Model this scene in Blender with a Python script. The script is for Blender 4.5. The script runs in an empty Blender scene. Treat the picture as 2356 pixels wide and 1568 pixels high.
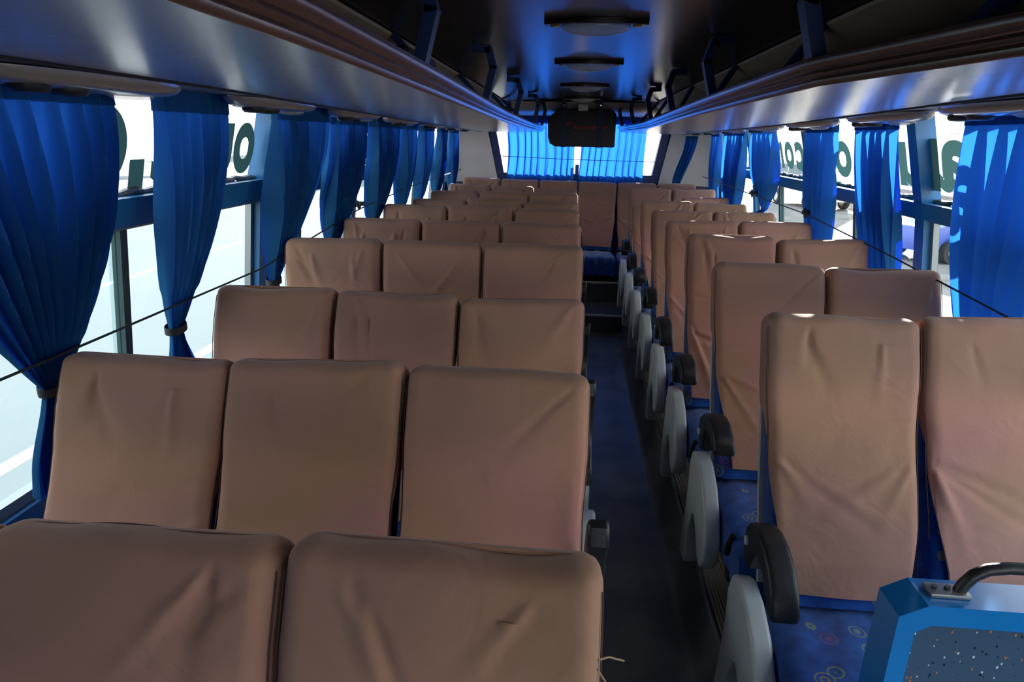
import bpy, bmesh, math, random
from mathutils import Vector, Matrix
random.seed(7)
PI = math.pi
C = bpy.context.scene.collection
S = bpy.context.scene

# ---------------------------------------------------------------- camera, world, sun, exposure
F_PX = 1500.0
H = 1.8
M = ((0.9958616, -0.04140537, -0.08090287),      # bus x, y, z axes written in camera (right, up, forward) coordinates
     (0.08959253, 0.29779695, 0.95041578),
     (0.01525969, 0.95373087, -0.30027415))
cam = bpy.data.objects.new('camera', bpy.data.cameras.new('camera'))
C.objects.link(cam)
cam.data.sensor_width = 36.0
cam.data.lens = 36.0 * F_PX / 2356.0
cam.data.clip_start = 0.02
cam.data.clip_end = 400
rt = Vector((M[0][0], M[1][0], M[2][0])); up = Vector((M[0][1], M[1][1], M[2][1])); fw = Vector((M[0][2], M[1][2], M[2][2]))
R = Matrix((rt, up, -fw)).transposed()
cam.matrix_world = Matrix.Translation((0, 0, H)) @ R.to_4x4()
S.camera = cam
S.view_settings.view_transform = 'Standard'
S.view_settings.look = 'None'
S.view_settings.gamma = 1
S.view_settings.use_curve_mapping = False
S.view_settings.exposure = 0.85

w = bpy.data.worlds.new('sky'); S.world = w; w.use_nodes = True
wn = w.node_tree.nodes; wl = w.node_tree.links
bg = wn['Background']
tc = wn.new('ShaderNodeTexCoord'); sep = wn.new('ShaderNodeSeparateXYZ'); cr = wn.new('ShaderNodeValToRGB')
wl.new(tc.outputs['Generated'], sep.inputs[0]); wl.new(sep.outputs['Z'], cr.inputs[0]); wl.new(cr.outputs[0], bg.inputs[0])
cr.color_ramp.elements[0].position = 0.0; cr.color_ramp.elements[0].color = (1.0, 0.965, 0.91, 1)
cr.color_ramp.elements[1].position = 0.6; cr.color_ramp.elements[1].color = (0.72, 0.85, 1.0, 1)
bg.inputs[1].default_value = 2.2

sun = bpy.data.objects.new('sun', bpy.data.lights.new('sun', 'SUN')); C.objects.link(sun)
sun.data.energy = 20.0; sun.data.angle = math.radians(0.6); sun.data.color = (1.0, 0.95, 0.86)
sun.rotation_euler = Vector((1.0, 2.4, 0.67)).to_track_quat('Z', 'Y').to_euler()

# ---------------------------------------------------------------- materials
def mat(name, col, rough=0.6, metal=0.0, spec=0.5, noise=0.0, nscale=8.0, bump=0.0, bscale=60.0, col2=None, coat=0.0, sheen=0.0, aniso=0.0):
    m = bpy.data.materials.new(name); m.use_nodes = True
    N = m.node_tree.nodes; L = m.node_tree.links; b = N['Principled BSDF']
    b.inputs['Base Color'].default_value = (*col, 1); b.inputs['Roughness'].default_value = rough
    b.inputs['Metallic'].default_value = metal; b.inputs['Specular IOR Level'].default_value = spec
    if coat: b.inputs['Coat Weight'].default_value = coat; b.inputs['Coat Roughness'].default_value = 0.25
    if sheen: b.inputs['Sheen Weight'].default_value = sheen
    if aniso: b.inputs['Anisotropic'].default_value = aniso
    t = N.new('ShaderNodeTexCoord')
    if noise or col2:
        n = N.new('ShaderNodeTexNoise'); n.inputs['Scale'].default_value = nscale; n.inputs['Detail'].default_value = 4
        L.new(t.outputs['Object'], n.inputs['Vector'])
        mx = N.new('ShaderNodeMix'); mx.data_type = 'RGBA'
        c2 = col2 if col2 else tuple(c * (1 - noise) for c in col)
        r = N.new('ShaderNodeValToRGB'); r.color_ramp.elements[0].position = 0.35; r.color_ramp.elements[1].position = 0.68
        L.new(n.outputs['Fac'], r.inputs[0]); L.new(r.outputs[0], mx.inputs['Factor'])
        mx.inputs['A'].default_value = (*col, 1); mx.inputs['B'].default_value = (*c2, 1)
        L.new(mx.outputs['Result'], b.inputs['Base Color'])
    if bump:
        n2 = N.new('ShaderNodeTexNoise'); n2.inputs['Scale'].default_value = bscale; n2.inputs['Detail'].default_value = 5
        L.new(t.outputs['Object'], n2.inputs['Vector'])
        bp = N.new('ShaderNodeBump'); bp.inputs['Strength'].default_value = bump; bp.inputs['Distance'].default_value = 0.01
        L.new(n2.outputs['Fac'], bp.inputs['Height']); L.new(bp.outputs['Normal'], b.inputs['Normal'])
    return m

def cover_mat():
    m = mat('pink_cover_cloth', (0.50, 0.295, 0.225), 0.92, spec=0.15, sheen=0.15)
    N = m.node_tree.nodes; L = m.node_tree.links; b = N['Principled BSDF']
    t = N.new('ShaderNodeTexCoord'); oi = N.new('ShaderNodeObjectInfo')
    n = N.new('ShaderNodeTexNoise'); n.inputs['Scale'].default_value = 2.6; n.inputs['Detail'].default_value = 2; n.noise_dimensions = '4D'
    mul = N.new('ShaderNodeMath'); mul.operation = 'MULTIPLY'; mul.inputs[1].default_value = 40
    L.new(oi.outputs['Random'], mul.inputs[0]); L.new(mul.outputs[0], n.inputs['W']); L.new(t.outputs['Object'], n.inputs['Vector'])
    r = N.new('ShaderNodeValToRGB'); r.color_ramp.elements[0].position = 0.32; r.color_ramp.elements[1].position = 0.7
    r.color_ramp.elements[0].color = (0.48, 0.228, 0.190, 1); r.color_ramp.elements[1].color = (0.48, 0.258, 0.150, 1)
    L.new(n.outputs['Fac'], r.inputs[0])
    # darker tone across the head area, broken up by noise
    sp = N.new('ShaderNodeSeparateXYZ'); L.new(t.outputs['Object'], sp.inputs[0])
    mr = N.new('ShaderNodeMapRange'); mr.inputs['From Min'].default_value = 0.52; mr.inputs['From Max'].default_value = 0.68; mr.interpolation_type = 'SMOOTHSTEP'
    L.new(sp.outputs['Z'], mr.inputs['Value'])
    n3 = N.new('ShaderNodeTexNoise'); n3.inputs['Scale'].default_value = 4.0; n3.noise_dimensions = '4D'; L.new(mul.outputs[0], n3.inputs['W']); L.new(t.outputs['Object'], n3.inputs['Vector'])
    ml = N.new('ShaderNodeMath'); ml.operation = 'MULTIPLY'; L.new(mr.outputs[0], ml.inputs[0]); L.new(n3.outputs['Fac'], ml.inputs[1])
    mx = N.new('ShaderNodeMix'); mx.data_type = 'RGBA'; L.new(ml.outputs[0], mx.inputs['Factor']); L.new(r.outputs[0], mx.inputs['A'])
    mx.inputs['B'].default_value = (0.27, 0.175, 0.125, 1)
    L.new(mx.outputs['Result'], b.inputs['Base Color'])
    wv = N.new('ShaderNodeTexNoise'); wv.inputs['Scale'].default_value = 500; L.new(t.outputs['Object'], wv.inputs['Vector'])
    nb = N.new('ShaderNodeTexNoise'); nb.inputs['Scale'].default_value = 9; nb.inputs['Detail'].default_value = 3; nb.inputs['Distortion'].default_value = 1.2
    L.new(t.outputs['Object'], nb.inputs['Vector'])
    b1 = N.new('ShaderNodeBump'); b1.inputs['Strength'].default_value = 0.4; b1.inputs['Distance'].default_value = 0.012; L.new(nb.outputs['Fac'], b1.inputs['Height'])
    b2 = N.new('ShaderNodeBump'); b2.inputs['Strength'].default_value = 0.15; b2.inputs['Distance'].default_value = 0.002; L.new(wv.outputs['Fac'], b2.inputs['Height'])
    L.new(b1.outputs['Normal'], b2.inputs['Normal']); L.new(b2.outputs['Normal'], b.inputs['Normal'])
    return m

def upholstery_mat():
    m = mat('blue_swirl_upholstery', (0.012, 0.07, 0.32), 0.9, spec=0.2, sheen=0.3)
    N = m.node_tree.nodes; L = m.node_tree.links; b = N['Principled BSDF']
    t = N.new('ShaderNodeTexCoord')
    mp = N.new('ShaderNodeMapping'); L.new(t.outputs['Object'], mp.inputs[0])
    v = N.new('ShaderNodeTexVoronoi'); v.inputs['Scale'].default_value = 10.5; v.inputs['Randomness'].default_value = 0.75
    L.new(mp.outputs[0], v.inputs['Vector'])
    # concentric rings round each cell centre
    s = N.new('ShaderNodeMath'); s.operation = 'MULTIPLY'; s.inputs[1].default_value = 58; L.new(v.outputs['Distance'], s.inputs[0])
    sn = N.new('ShaderNodeMath'); sn.operation = 'SINE'; L.new(s.outputs[0], sn.inputs[0])
    g = N.new('ShaderNodeMath'); g.operation = 'GREATER_THAN'; g.inputs[1].default_value = 0.35; L.new(sn.outputs[0], g.inputs[0])
    rad = N.new('ShaderNodeMath'); rad.operation = 'LESS_THAN'; rad.inputs[1].default_value = 0.33; L.new(v.outputs['Distance'], rad.inputs[0])
    mm = N.new('ShaderNodeMath'); mm.operation = 'MULTIPLY'; L.new(g.outputs[0], mm.inputs[0]); L.new(rad.outputs[0], mm.inputs[1])
    m5 = N.new('ShaderNodeMath'); m5.operation = 'MULTIPLY'; m5.inputs[1].default_value = 0.55; L.new(mm.outputs[0], m5.inputs[0])
    sc = N.new('ShaderNodeSeparateColor'); L.new(v.outputs['Color'], sc.inputs[0])
    cr = N.new('ShaderNodeValToRGB'); cr.color_ramp.interpolation = 'CONSTANT'
    cr.color_ramp.elements[0].color = (0.30, 0.33, 0.06, 1); cr.color_ramp.elements[1].position = 0.4; cr.color_ramp.elements[1].color = (0.33, 0.04, 0.07, 1)
    e = cr.color_ramp.elements.new(0.62); e.color = (0.05, 0.28, 0.36, 1)
    e = cr.color_ramp.elements.new(0.82); e.color = (0.36, 0.30, 0.06, 1)
    L.new(sc.outputs[0], cr.inputs[0])
    n = N.new('ShaderNodeTexNoise'); n.inputs['Scale'].default_value = 22; n.inputs['Detail'].default_value = 6; L.new(t.outputs['Object'], n.inputs['Vector'])
    cb = N.new('ShaderNodeValToRGB'); cb.color_ramp.elements[0].position = 0.3; cb.color_ramp.elements[0].color = (0.008, 0.035, 0.20, 1)
    cb.color_ramp.elements[1].position = 0.7; cb.color_ramp.elements[1].color = (0.012, 0.105, 0.42, 1); L.new(n.outputs['Fac'], cb.inputs[0])
    mx = N.new('ShaderNodeMix'); mx.data_type = 'RGBA'; L.new(m5.outputs[0], mx.inputs['Factor']); L.new(cb.outputs[0], mx.inputs['A']); L.new(cr.outputs[0], mx.inputs['B'])
    L.new(mx.outputs['Result'], b.inputs['Base Color'])
    return m

def curtain_mat(name='blue_curtain_cloth', diff=(0.035, 0.165, 0.33), tr=(0.012, 0.105, 0.56)):
    m = bpy.data.materials.new(name); m.use_nodes = True
    N = m.node_tree.nodes; L = m.node_tree.links; N.remove(N['Principled BSDF']); out = N['Material Output']
    d = N.new('ShaderNodeBsdfDiffuse'); t = N.new('ShaderNodeBsdfTranslucent'); mx = N.new('ShaderNodeMixShader')
    d.inputs[0].default_value = (*diff, 1); t.inputs[0].default_value = (*tr, 1); mx.inputs[0].default_value = 0.5
    tcn = N.new('ShaderNodeTexCoord'); n = N.new('ShaderNodeTexNoise'); n.inputs['Scale'].default_value = 60; n.inputs['Detail'].default_value = 4
    mp = N.new('ShaderNodeMapping'); mp.inputs['Scale'].default_value = (1, 1, 0.12); L.new(tcn.outputs['Object'], mp.inputs[0]); L.new(mp.outputs[0], n.inputs['Vector'])
    bp = N.new('ShaderNodeBump'); bp.inputs['Strength'].default_value = 0.35; bp.inputs['Distance'].default_value = 0.004
    L.new(n.outputs['Fac'], bp.inputs['Height']); L.new(bp.outputs[0], d.inputs['Normal'])
    L.new(d.outputs[0], mx.inputs[1]); L.new(t.outputs[0], mx.inputs[2]); L.new(mx.outputs[0], out.inputs[0])
    return m

def glass_mat(name, tint=(1, 1, 1), refl=0.06):
    m = bpy.data.materials.new(name); m.use_nodes = True
    N = m.node_tree.nodes; L = m.node_tree.links; N.remove(N['Principled BSDF']); out = N['Material Output']
    a = N.new('ShaderNodeBsdfTransparent'); g = N.new('ShaderNodeBsdfGlossy'); mx = N.new('ShaderNodeMixShader')
    a.inputs[0].default_value = (*tint, 1); g.inputs['Roughness'].default_value = 0.03; mx.inputs[0].default_value = refl
    L.new(a.outputs[0], mx.inputs[1]); L.new(g.outputs[0], mx.inputs[2]); L.new(mx.outputs[0], out.inputs[0])
    return m

def lens_mat():
    m = mat('clear_prismatic_lens', (0.55, 0.55, 0.5), 0.12, spec=0.8)
    N = m.node_tree.nodes; L = m.node_tree.links; b = N['Principled BSDF']
    b.inputs['Alpha'].default_value = 0.55
    t = N.new('ShaderNodeTexCoord'); v = N.new('ShaderNodeTexChecker'); v.inputs['Scale'].default_value = 120
    L.new(t.outputs['Object'], v.inputs['Vector']); bp = N.new('ShaderNodeBump'); bp.inputs['Strength'].default_value = 0.6; bp.inputs['Distance'].default_value = 0.003
    L.new(v.outputs['Fac'], bp.inputs['Height']); L.new(bp.outputs[0], b.inputs['Normal'])
    return m

def speckle_mat():
    m = mat('grey_blue_speckled_laminate', (0.05, 0.10, 0.17), 0.35)
    N = m.node_tree.nodes; L = m.node_tree.links; b = N['Principled BSDF']
    t = N.new('ShaderNodeTexCoord'); mp = N.new('ShaderNodeMapping'); mp.inputs['Scale'].default_value = (1, 1, 0.6); L.new(t.outputs['Object'], mp.inputs[0])
    v = N.new('ShaderNodeTexVoronoi'); v.inputs['Scale'].default_value = 150; L.new(mp.outputs[0], v.inputs['Vector'])
    sc = N.new('ShaderNodeSeparateColor'); L.new(v.outputs['Color'], sc.inputs[0])
    lt = N.new('ShaderNodeMath'); lt.operation = 'LESS_THAN'; lt.inputs[1].default_value = 0.27; L.new(v.outputs['Distance'], lt.inputs[0])
    gt = N.new('ShaderNodeMath'); gt.operation = 'GREATER_THAN'; gt.inputs[1].default_value = 0.45; L.new(sc.outputs[1], gt.inputs[0])
    ml = N.new('ShaderNodeMath'); ml.operation = 'MULTIPLY'; L.new(lt.outputs[0], ml.inputs[0]); L.new(gt.outputs[0], ml.inputs[1])
    cr = N.new('ShaderNodeValToRGB'); cr.color_ramp.interpolation = 'CONSTANT'
    cr.color_ramp.elements[0].color = (0.55, 0.65, 0.68, 1); cr.color_ramp.elements[1].position = 0.4; cr.color_ramp.elements[1].color = (0.5, 0.17, 0.06, 1)
    e = cr.color_ramp.elements.new(0.68); e.color = (0.01, 0.012, 0.03, 1)
    L.new(sc.outputs[0], cr.inputs[0])
    mx = N.new('ShaderNodeMix'); mx.data_type = 'RGBA'; L.new(ml.outputs[0], mx.inputs['Factor']); mx.inputs['A'].default_value = (0.05, 0.10, 0.17, 1); L.new(cr.outputs[0], mx.inputs['B'])
    L.new(mx.outputs['Result'], b.inputs['Base Color'])
    return m

MT = dict(
    cover=cover_mat(), fabric=upholstery_mat(), curtain=curtain_mat(),
    glass=glass_mat('clear_window_glass'), glass_tint=glass_mat('greenish_window_glass', (0.86, 0.95, 0.95), 0.07),
    blue=mat('blue_painted_metal', (0.020, 0.17, 0.38), 0.38, noise=0.12, nscale=5, bump=0.05),
    navy=mat('navy_painted_steel', (0.014, 0.036, 0.12), 0.45),
    wall=mat('blue_wall_lining', (0.014, 0.10, 0.26), 0.6),
    ceil=mat('dark_glossy_ceiling_laminate', (0.045, 0.042, 0.042), 0.25, spec=0.8, aniso=0.0, bump=0.04, bscale=6),
    panel=mat('grey_satin_rack_panel', (0.33, 0.34, 0.37), 0.26, spec=0.9, bump=0.07, bscale=9, coat=0.5),
    soffit=mat('grey_soffit_vinyl', (0.15, 0.18, 0.24), 0.5),
    beige=mat('beige_lining_board', (0.40, 0.30, 0.20), 0.6, noise=0.1),
    fascia=mat('dark_brown_ribbed_trim', (0.075, 0.034, 0.024), 0.25, spec=0.8, coat=0.5),
    floor=mat('navy_worn_vinyl', (0.100, 0.105, 0.112), 0.38, col2=(0.20, 0.20, 0.195), nscale=3.5, bump=0.08, bscale=30),
    tread=mat('dark_grey_step_vinyl', (0.07, 0.075, 0.085), 0.6, noise=0.4, nscale=120),
    strip=mat('brown_ribbed_floor_mat', (0.30, 0.25, 0.18), 0.7),
    nosing=mat('worn_metal_nosing', (0.55, 0.51, 0.43), 0.5),
    black=mat('black_plastic', (0.016, 0.017, 0.019), 0.42, bump=0.1, bscale=250),
    rubber=mat('black_rubber', (0.01, 0.01, 0.012), 0.6),
    greyp=mat('light_grey_moulded_plastic', (0.60, 0.61, 0.58), 0.30, noise=0.10, nscale=10),
    shell=mat('off_white_seat_shell', (0.55, 0.55, 0.52), 0.45),
    dshell=mat('charcoal_seat_shell', (0.04, 0.042, 0.045), 0.5),
    alu=mat('aluminium_window_frame', (0.30, 0.31, 0.31), 0.35, metal=0.7),
    gasket=mat('green_grey_rubber_seal', (0.06, 0.10, 0.10), 0.6, noise=0.2),
    tape=mat('wrinkled_grey_tape', (0.22, 0.21, 0.20), 0.35, bump=0.9, bscale=45, noise=0.3, nscale=30),
    vinyl=curtain_mat('dark_green_vinyl_letter', (0.05, 0.10, 0.10), (0.022, 0.055, 0.055)),
    cream=mat('cream_corner_panel', (0.72, 0.68, 0.62), 0.4, noise=0.08, nscale=3),
    lens=lens_mat(), bezel=mat('dark_red_lamp_bezel', (0.016, 0.006, 0.005), 0.3), brass=mat('brass_clip', (0.45, 0.28, 0.08), 0.35, metal=0.8),
    console=mat('grey_brown_moulded_console', (0.24, 0.21, 0.185), 0.22, coat=0.8),
    tvcloth=mat('black_nylon_cover', (0.004, 0.004, 0.006), 0.55), strap=mat('dark_blue_webbing', (0.004, 0.015, 0.05), 0.7),
    red=mat('red_print', (0.20, 0.006, 0.008), 0.6), grey=mat('grey_print', (0.06, 0.06, 0.065), 0.6),
    tag=mat('pale_paper_tag', (0.45, 0.45, 0.42), 0.7), pframe=mat('bright_blue_partition_paint', (0.008, 0.21, 0.60), 0.22, noise=0.08, nscale=6, coat=0.5),
    speckle=speckle_mat(), seam=mat('brown_seam_thread', (0.10, 0.055, 0.04), 0.9), thread=mat('tan_thread', (0.35, 0.22, 0.13), 0.9), cord=mat('black_elastic_cord', (0.012, 0.014, 0.02), 0.6),
    road=mat('pale_road_surface', (0.108, 0.126, 0.132), 0.9, noise=0.12, nscale=0.3), dirt=mat('pale_dirt_ground', (0.19, 0.17, 0.15), 0.95, col2=(0.11, 0.092, 0.08), nscale=1.6, bump=0.6, bscale=6),
    line=mat('white_road_paint', (0.20, 0.20, 0.196), 0.8), render=mat('whitewashed_wall', (0.70, 0.68, 0.64), 0.9), window=mat('bluish_window_band', (0.45, 0.55, 0.60), 0.5),
    leaf=mat('pale_green_foliage', (0.16, 0.22, 0.09), 0.9, noise=0.4, nscale=2), trunk=mat('brown_bark', (0.16, 0.11, 0.07), 0.9),
    carblue=mat('blue_car_paint', (0.03, 0.07, 0.36), 0.3, coat=0.8), tyre=mat('tyre_rubber', (0.02, 0.02, 0.02), 0.8), chrome=mat('chrome', (0.7, 0.7, 0.7), 0.15, metal=1.0),
    vanwhite=mat('white_van_paint', (0.72, 0.78, 0.78), 0.35, coat=0.5), carglass=mat('dark_car_glass', (0.10, 0.14, 0.16), 0.1),
    roof=mat('light_block_slab', (0.5, 0.5, 0.5), 0.6),
)

# ---------------------------------------------------------------- helpers
def tag(o, label=None, cat=None, group=None, kind=None):
    if label: o['label'] = label
    if cat: o['category'] = cat
    if group: o['group'] = group
    if kind: o['kind'] = kind
    return o

def empty(name, loc=(0, 0, 0), rz=0):
    o = bpy.data.objects.new(name, None); C.objects.link(o); o.location = loc; o.rotation_euler = (0, 0, rz)
    o.empty_display_size = 0.05
    return o

def obj(name, bm, m, parent=None, smooth=True, angle=40):
    me = bpy.data.meshes.new(name); bm.normal_update(); bm.to_mesh(me); bm.free()
    for mm in (m if isinstance(m, (list, tuple)) else [m]): me.materials.append(mm)
    if smooth:
        for p in me.polygons: p.use_smooth = True
        try: me.set_sharp_from_angle(angle=math.radians(angle))
        except Exception: pass
    o = bpy.data.objects.new(name, me); C.objects.link(o)
    if parent: o.parent = parent
    return o

def struct(name, bm, m, parent=None, **k):
    o = obj(name, bm, m, parent, **k)
    if not parent: o['kind'] = 'structure'
    return o

def copy_tree(o, parent=None):
    c = o.copy(); C.objects.link(c); c.parent = parent
    for ch in list(o.children): copy_tree(ch, c)
    return c

def box(bm, x0, x1, y0, y1, z0, z1, bev=0.0, mi=0):
    vs = [bm.verts.new((x, y, z)) for x in (x0, x1) for y in (y0, y1) for z in (z0, z1)]
    F = [(0, 1, 3, 2), (4, 6, 7, 5), (0, 4, 5, 1), (2, 3, 7, 6), (0, 2, 6, 4), (1, 5, 7, 3)]
    fs = [bm.faces.new([vs[i] for i in f]) for f in F]
    for f in fs: f.material_index = mi
    if bev:
        es = list({e for f in fs for e in f.edges})
        bmesh.ops.bevel(bm, geom=es, offset=bev, segments=2, affect='EDGES', profile=0.6)
    return bm

def bx(*a, **k): return box(bmesh.new(), *a, **k)

def prism(bm, pts, t0, t1, f, bev=0.0, mi=0):
    """pts: 2D outline; f(u, v, t) -> 3D"""
    a = [bm.verts.new(f(u, v, t0)) for u, v in pts]; b = [bm.verts.new(f(u, v, t1)) for u, v in pts]
    n = len(pts); fs = [bm.faces.new(a), bm.faces.new(b[::-1])]
    for i in range(n):
        j = (i + 1) % n; fs.append(bm.faces.new([a[j], a[i], b[i], b[j]]))
    for q in fs: q.material_index = mi
    bmesh.ops.recalc_face_normals(bm, faces=fs)
    if bev:
        es = list({e for q in fs[:2] for e in q.edges})
        bmesh.ops.bevel(bm, geom=es, offset=bev, segments=3, affect='EDGES', profile=0.6)
    return bm

def tube(bm, pts, r, seg=10, cap=True):
    pts = [Vector(p) for p in pts]; n = len(pts); rings = []
    rr = r if isinstance(r, (list, tuple)) else [r] * n
    pu = None
    for i, p in enumerate(pts):
        d = (pts[min(i + 1, n - 1)] - pts[max(i - 1, 0)]).normalized()
        if pu is None:
            a = Vector((0, 0, 1)) if abs(d.z) < 0.9 else Vector((1, 0, 0)); pu = d.cross(a).normalized()
        u = (pu - d * pu.dot(d)).normalized(); pu = u; v = d.cross(u)
        rings.append([bm.verts.new(p + (u * math.cos(2 * PI * k / seg) + v * math.sin(2 * PI * k / seg)) * rr[i]) for k in range(seg)])
    for i in range(n - 1):
        for k in range(seg):
            bm.faces.new([rings[i][k], rings[i][(k + 1) % seg], rings[i + 1][(k + 1) % seg], rings[i + 1][k]])
    if cap:
        bm.faces.new(rings[0][::-1]); bm.faces.new(rings[-1])
    return bm

def grid(bm, nu, nv, f, mi=0, closed=False):
    vs = [[bm.verts.new(f(i / nu, j / nv)) for j in range(nv + 1)] for i in range(nu + (0 if closed else 1))]
    for i in range(nu):
        a = vs[i]; b = vs[(i + 1) % len(vs)]
        for j in range(nv):
            q = bm.faces.new([a[j], b[j], b[j + 1], a[j + 1]]); q.material_index = mi
    return vs

def loft(bm, sections, mi=0):
    """list of sections, each a list of 3D points (open polyline)"""
    rows = [[bm.verts.new(p) for p in s] for s in sections]
    for a, b in zip(rows, rows[1:]):
        for k in range(len(a) - 1):
            q = bm.faces.new([a[k], a[k + 1], b[k + 1], b[k]]); q.material_index = mi
    return rows

def lathe(bm, prof, seg=24, cx=0, cy=0, sx=1.0, sy=1.0):
    rings = [[bm.verts.new((cx + r * math.cos(2 * PI * k / seg) * sx, cy + r * math.sin(2 * PI * k / seg) * sy, z)) for k in range(seg)] for r, z in prof]
    for a, b in zip(rings, rings[1:]):
        for k in range(seg): bm.faces.new([a[k], a[(k + 1) % seg], b[(k + 1) % seg], b[k]])
    bm.faces.new(rings[0][::-1]); bm.faces.new(rings[-1])
    bmesh.ops.recalc_face_normals(bm, faces=bm.faces[:])
    return bm

def lerp(a, b, t): return a + (b - a) * t
def sm(t): t = max(0.0, min(1.0, t)); return t * t * (3 - 2 * t)
def interp(tab, x):
    if x <= tab[0][0]: return tab[0][1:] if len(tab[0]) > 2 else tab[0][1]
    for p, q in zip(tab, tab[1:]):
        if x <= q[0]:
            t = (x - p[0]) / (q[0] - p[0]); r = [lerp(a, b, t) for a, b in zip(p[1:], q[1:])]
            return r if len(r) > 1 else r[0]
    return tab[-1][1:] if len(tab[-1]) > 2 else tab[-1][1]

# ---------------------------------------------------------------- bus shell
Y0, Y1 = -1.4, 7.68
PLAT = 0.17
WL = [(0.0, -1.50), (PLAT, -1.50), (1.1, -1.45), (1.5, -1.385), (1.6, -1.36), (1.93, -1.275), (2.3, -1.20)]
WR = [(0.0, 1.68), (PLAT, 1.68), (1.1, 1.64), (1.45, 1.56), (1.56, 1.54), (1.93, 1.435), (2.3, 1.36)]
def wxL(z): return interp(WL, z)
def wxR(z): return interp(WR, z)

# floor: sunken aisle with its cove on the right
b = bmesh.new()
prof = [(0.035, PLAT), (0.035, 0.0)] + [(x, 0.0) for x in (0.2, 0.35, 0.47)] + [(0.50, 0.01), (0.522, 0.035), (0.538, 0.08), (0.548, 0.13), (0.556, 0.168), (0.566, 0.174), (0.572, PLAT)]
loft(b, [[(x, y, z) for x, z in prof] for y in (Y0, 0, 2, 4, 6.1)])
struct('floor', b, MT['floor'])
b = bx(-1.5, 0.035, Y0, 6.1, PLAT - 0.05, PLAT); box(b, 0.572, 1.68, Y0, 6.1, PLAT - 0.05, PLAT); box(b, -1.5, 1.68, 6.1, 6.62, PLAT - 0.05, PLAT); box(b, -1.5, 1.68, 6.62, Y1, 0.33, 0.38)
box(b, 0.035, 0.572, 6.1, 6.12, 0.0, PLAT - 0.05); box(b, -1.5, 1.68, 6.62, 6.64, PLAT, 0.33)
struct('floor_platform', b, MT['tread'], smooth=False)
b = bx(0.035, 0.57, 6.085, 6.12, PLAT - 0.012, PLAT + 0.004, bev=0.003); box(b, 0.03, 0.66, 6.605, 6.64, 0.368, 0.384, bev=0.003)
struct('trim_1', b, MT['nosing'])
b = bmesh.new()
n = 22
pr = []
for i in range(n + 1):
    x = 0.578 + 0.14 * i / n; pr.append((x, PLAT + (0.006 if i % 2 else 0.001)))
loft(b, [[(x, y, z) for x, z in pr] for y in (Y0, 6.1)])
struct('trim_2', b, MT['strip'], smooth=False)

# side walls: below the windows, rail, posts, header
def wall_part(bm, side, y0, y1, z0, z1, t=0.06, din=0.0, nz=1):
    f = wxL if side < 0 else wxR
    zz = [lerp(z0, z1, i / nz) for i in range(nz + 1)]
    pts = [(f(z) - side * din, z) for z in zz] + [(f(z) + side * t, z) for z in zz[::-1]]
    prism(bm, pts, y0, y1, lambda u, v, tt: (u, tt, v))
SILL = 0.79
POST_L = [0.50, 1.14, 2.86, 4.16, 5.54, 6.88]
POST_R = [-1.35, 0.1, 1.62, 3.06, 4.46, 5.88, 7.22]
for side, name, posts, rz in ((-1, 'wall_left', POST_L, (1.51, 1.60)), (1, 'wall_right', POST_R, (1.478, 1.545))):
    b = bmesh.new()
    wall_part(b, side, Y0, Y1, 0.0, SILL, 0.08, 0.0, 3)
    wall_part(b, side, Y0, Y1, 1.925, 2.32, 0.10, 0.0, 2)
    wall_part(b, side, 7.45, Y1, SILL, 1.925, 0.06, 0.0, 4)
    if side < 0: wall_part(b, side, Y0, 0.55, SILL, 1.93, 0.06, 0.0, 3)  # unseen closed stretch, added to cut light on the nearest left seats
    struct(name, b, MT['wall'], smooth=False)
    b = bmesh.new(); wall_part(b, side, Y0, 7.45, rz[0], rz[1], 0.08, 0.02, 1)
    bmesh.ops.bevel(b, geom=b.edges[:], offset=0.004, segments=2, affect='EDGES')
    struct('trim_%d' % (3 if side < 0 else 4), b, MT['blue'])
    b = bmesh.new()
    for y in posts:
        wall_part(b, side, y, y + 0.075, rz[1] - 0.005, 1.925, 0.075, 0.008, 1)
        wall_part(b, side, y - 0.005, y + 0.075, SILL, rz[0] + 0.005, 0.07, 0.0, 1)
    struct('trim_%d' % (5 if side < 0 else 6), b, MT['blue'], smooth=False)

b = bx(-1.5, 0.40, Y0 - 0.06, Y0, 0.0, 2.32); box(b, 0.40, 1.68, Y0 - 0.06, Y0, 0.0, 0.75); box(b, 0.40, 1.68, Y0 - 0.06, Y0, 1.80, 2.32)
struct('wall_front_baffle', b, MT['wall'], smooth=False)  # unseen front wall added to limit light; opening sized for seat brightness
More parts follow.
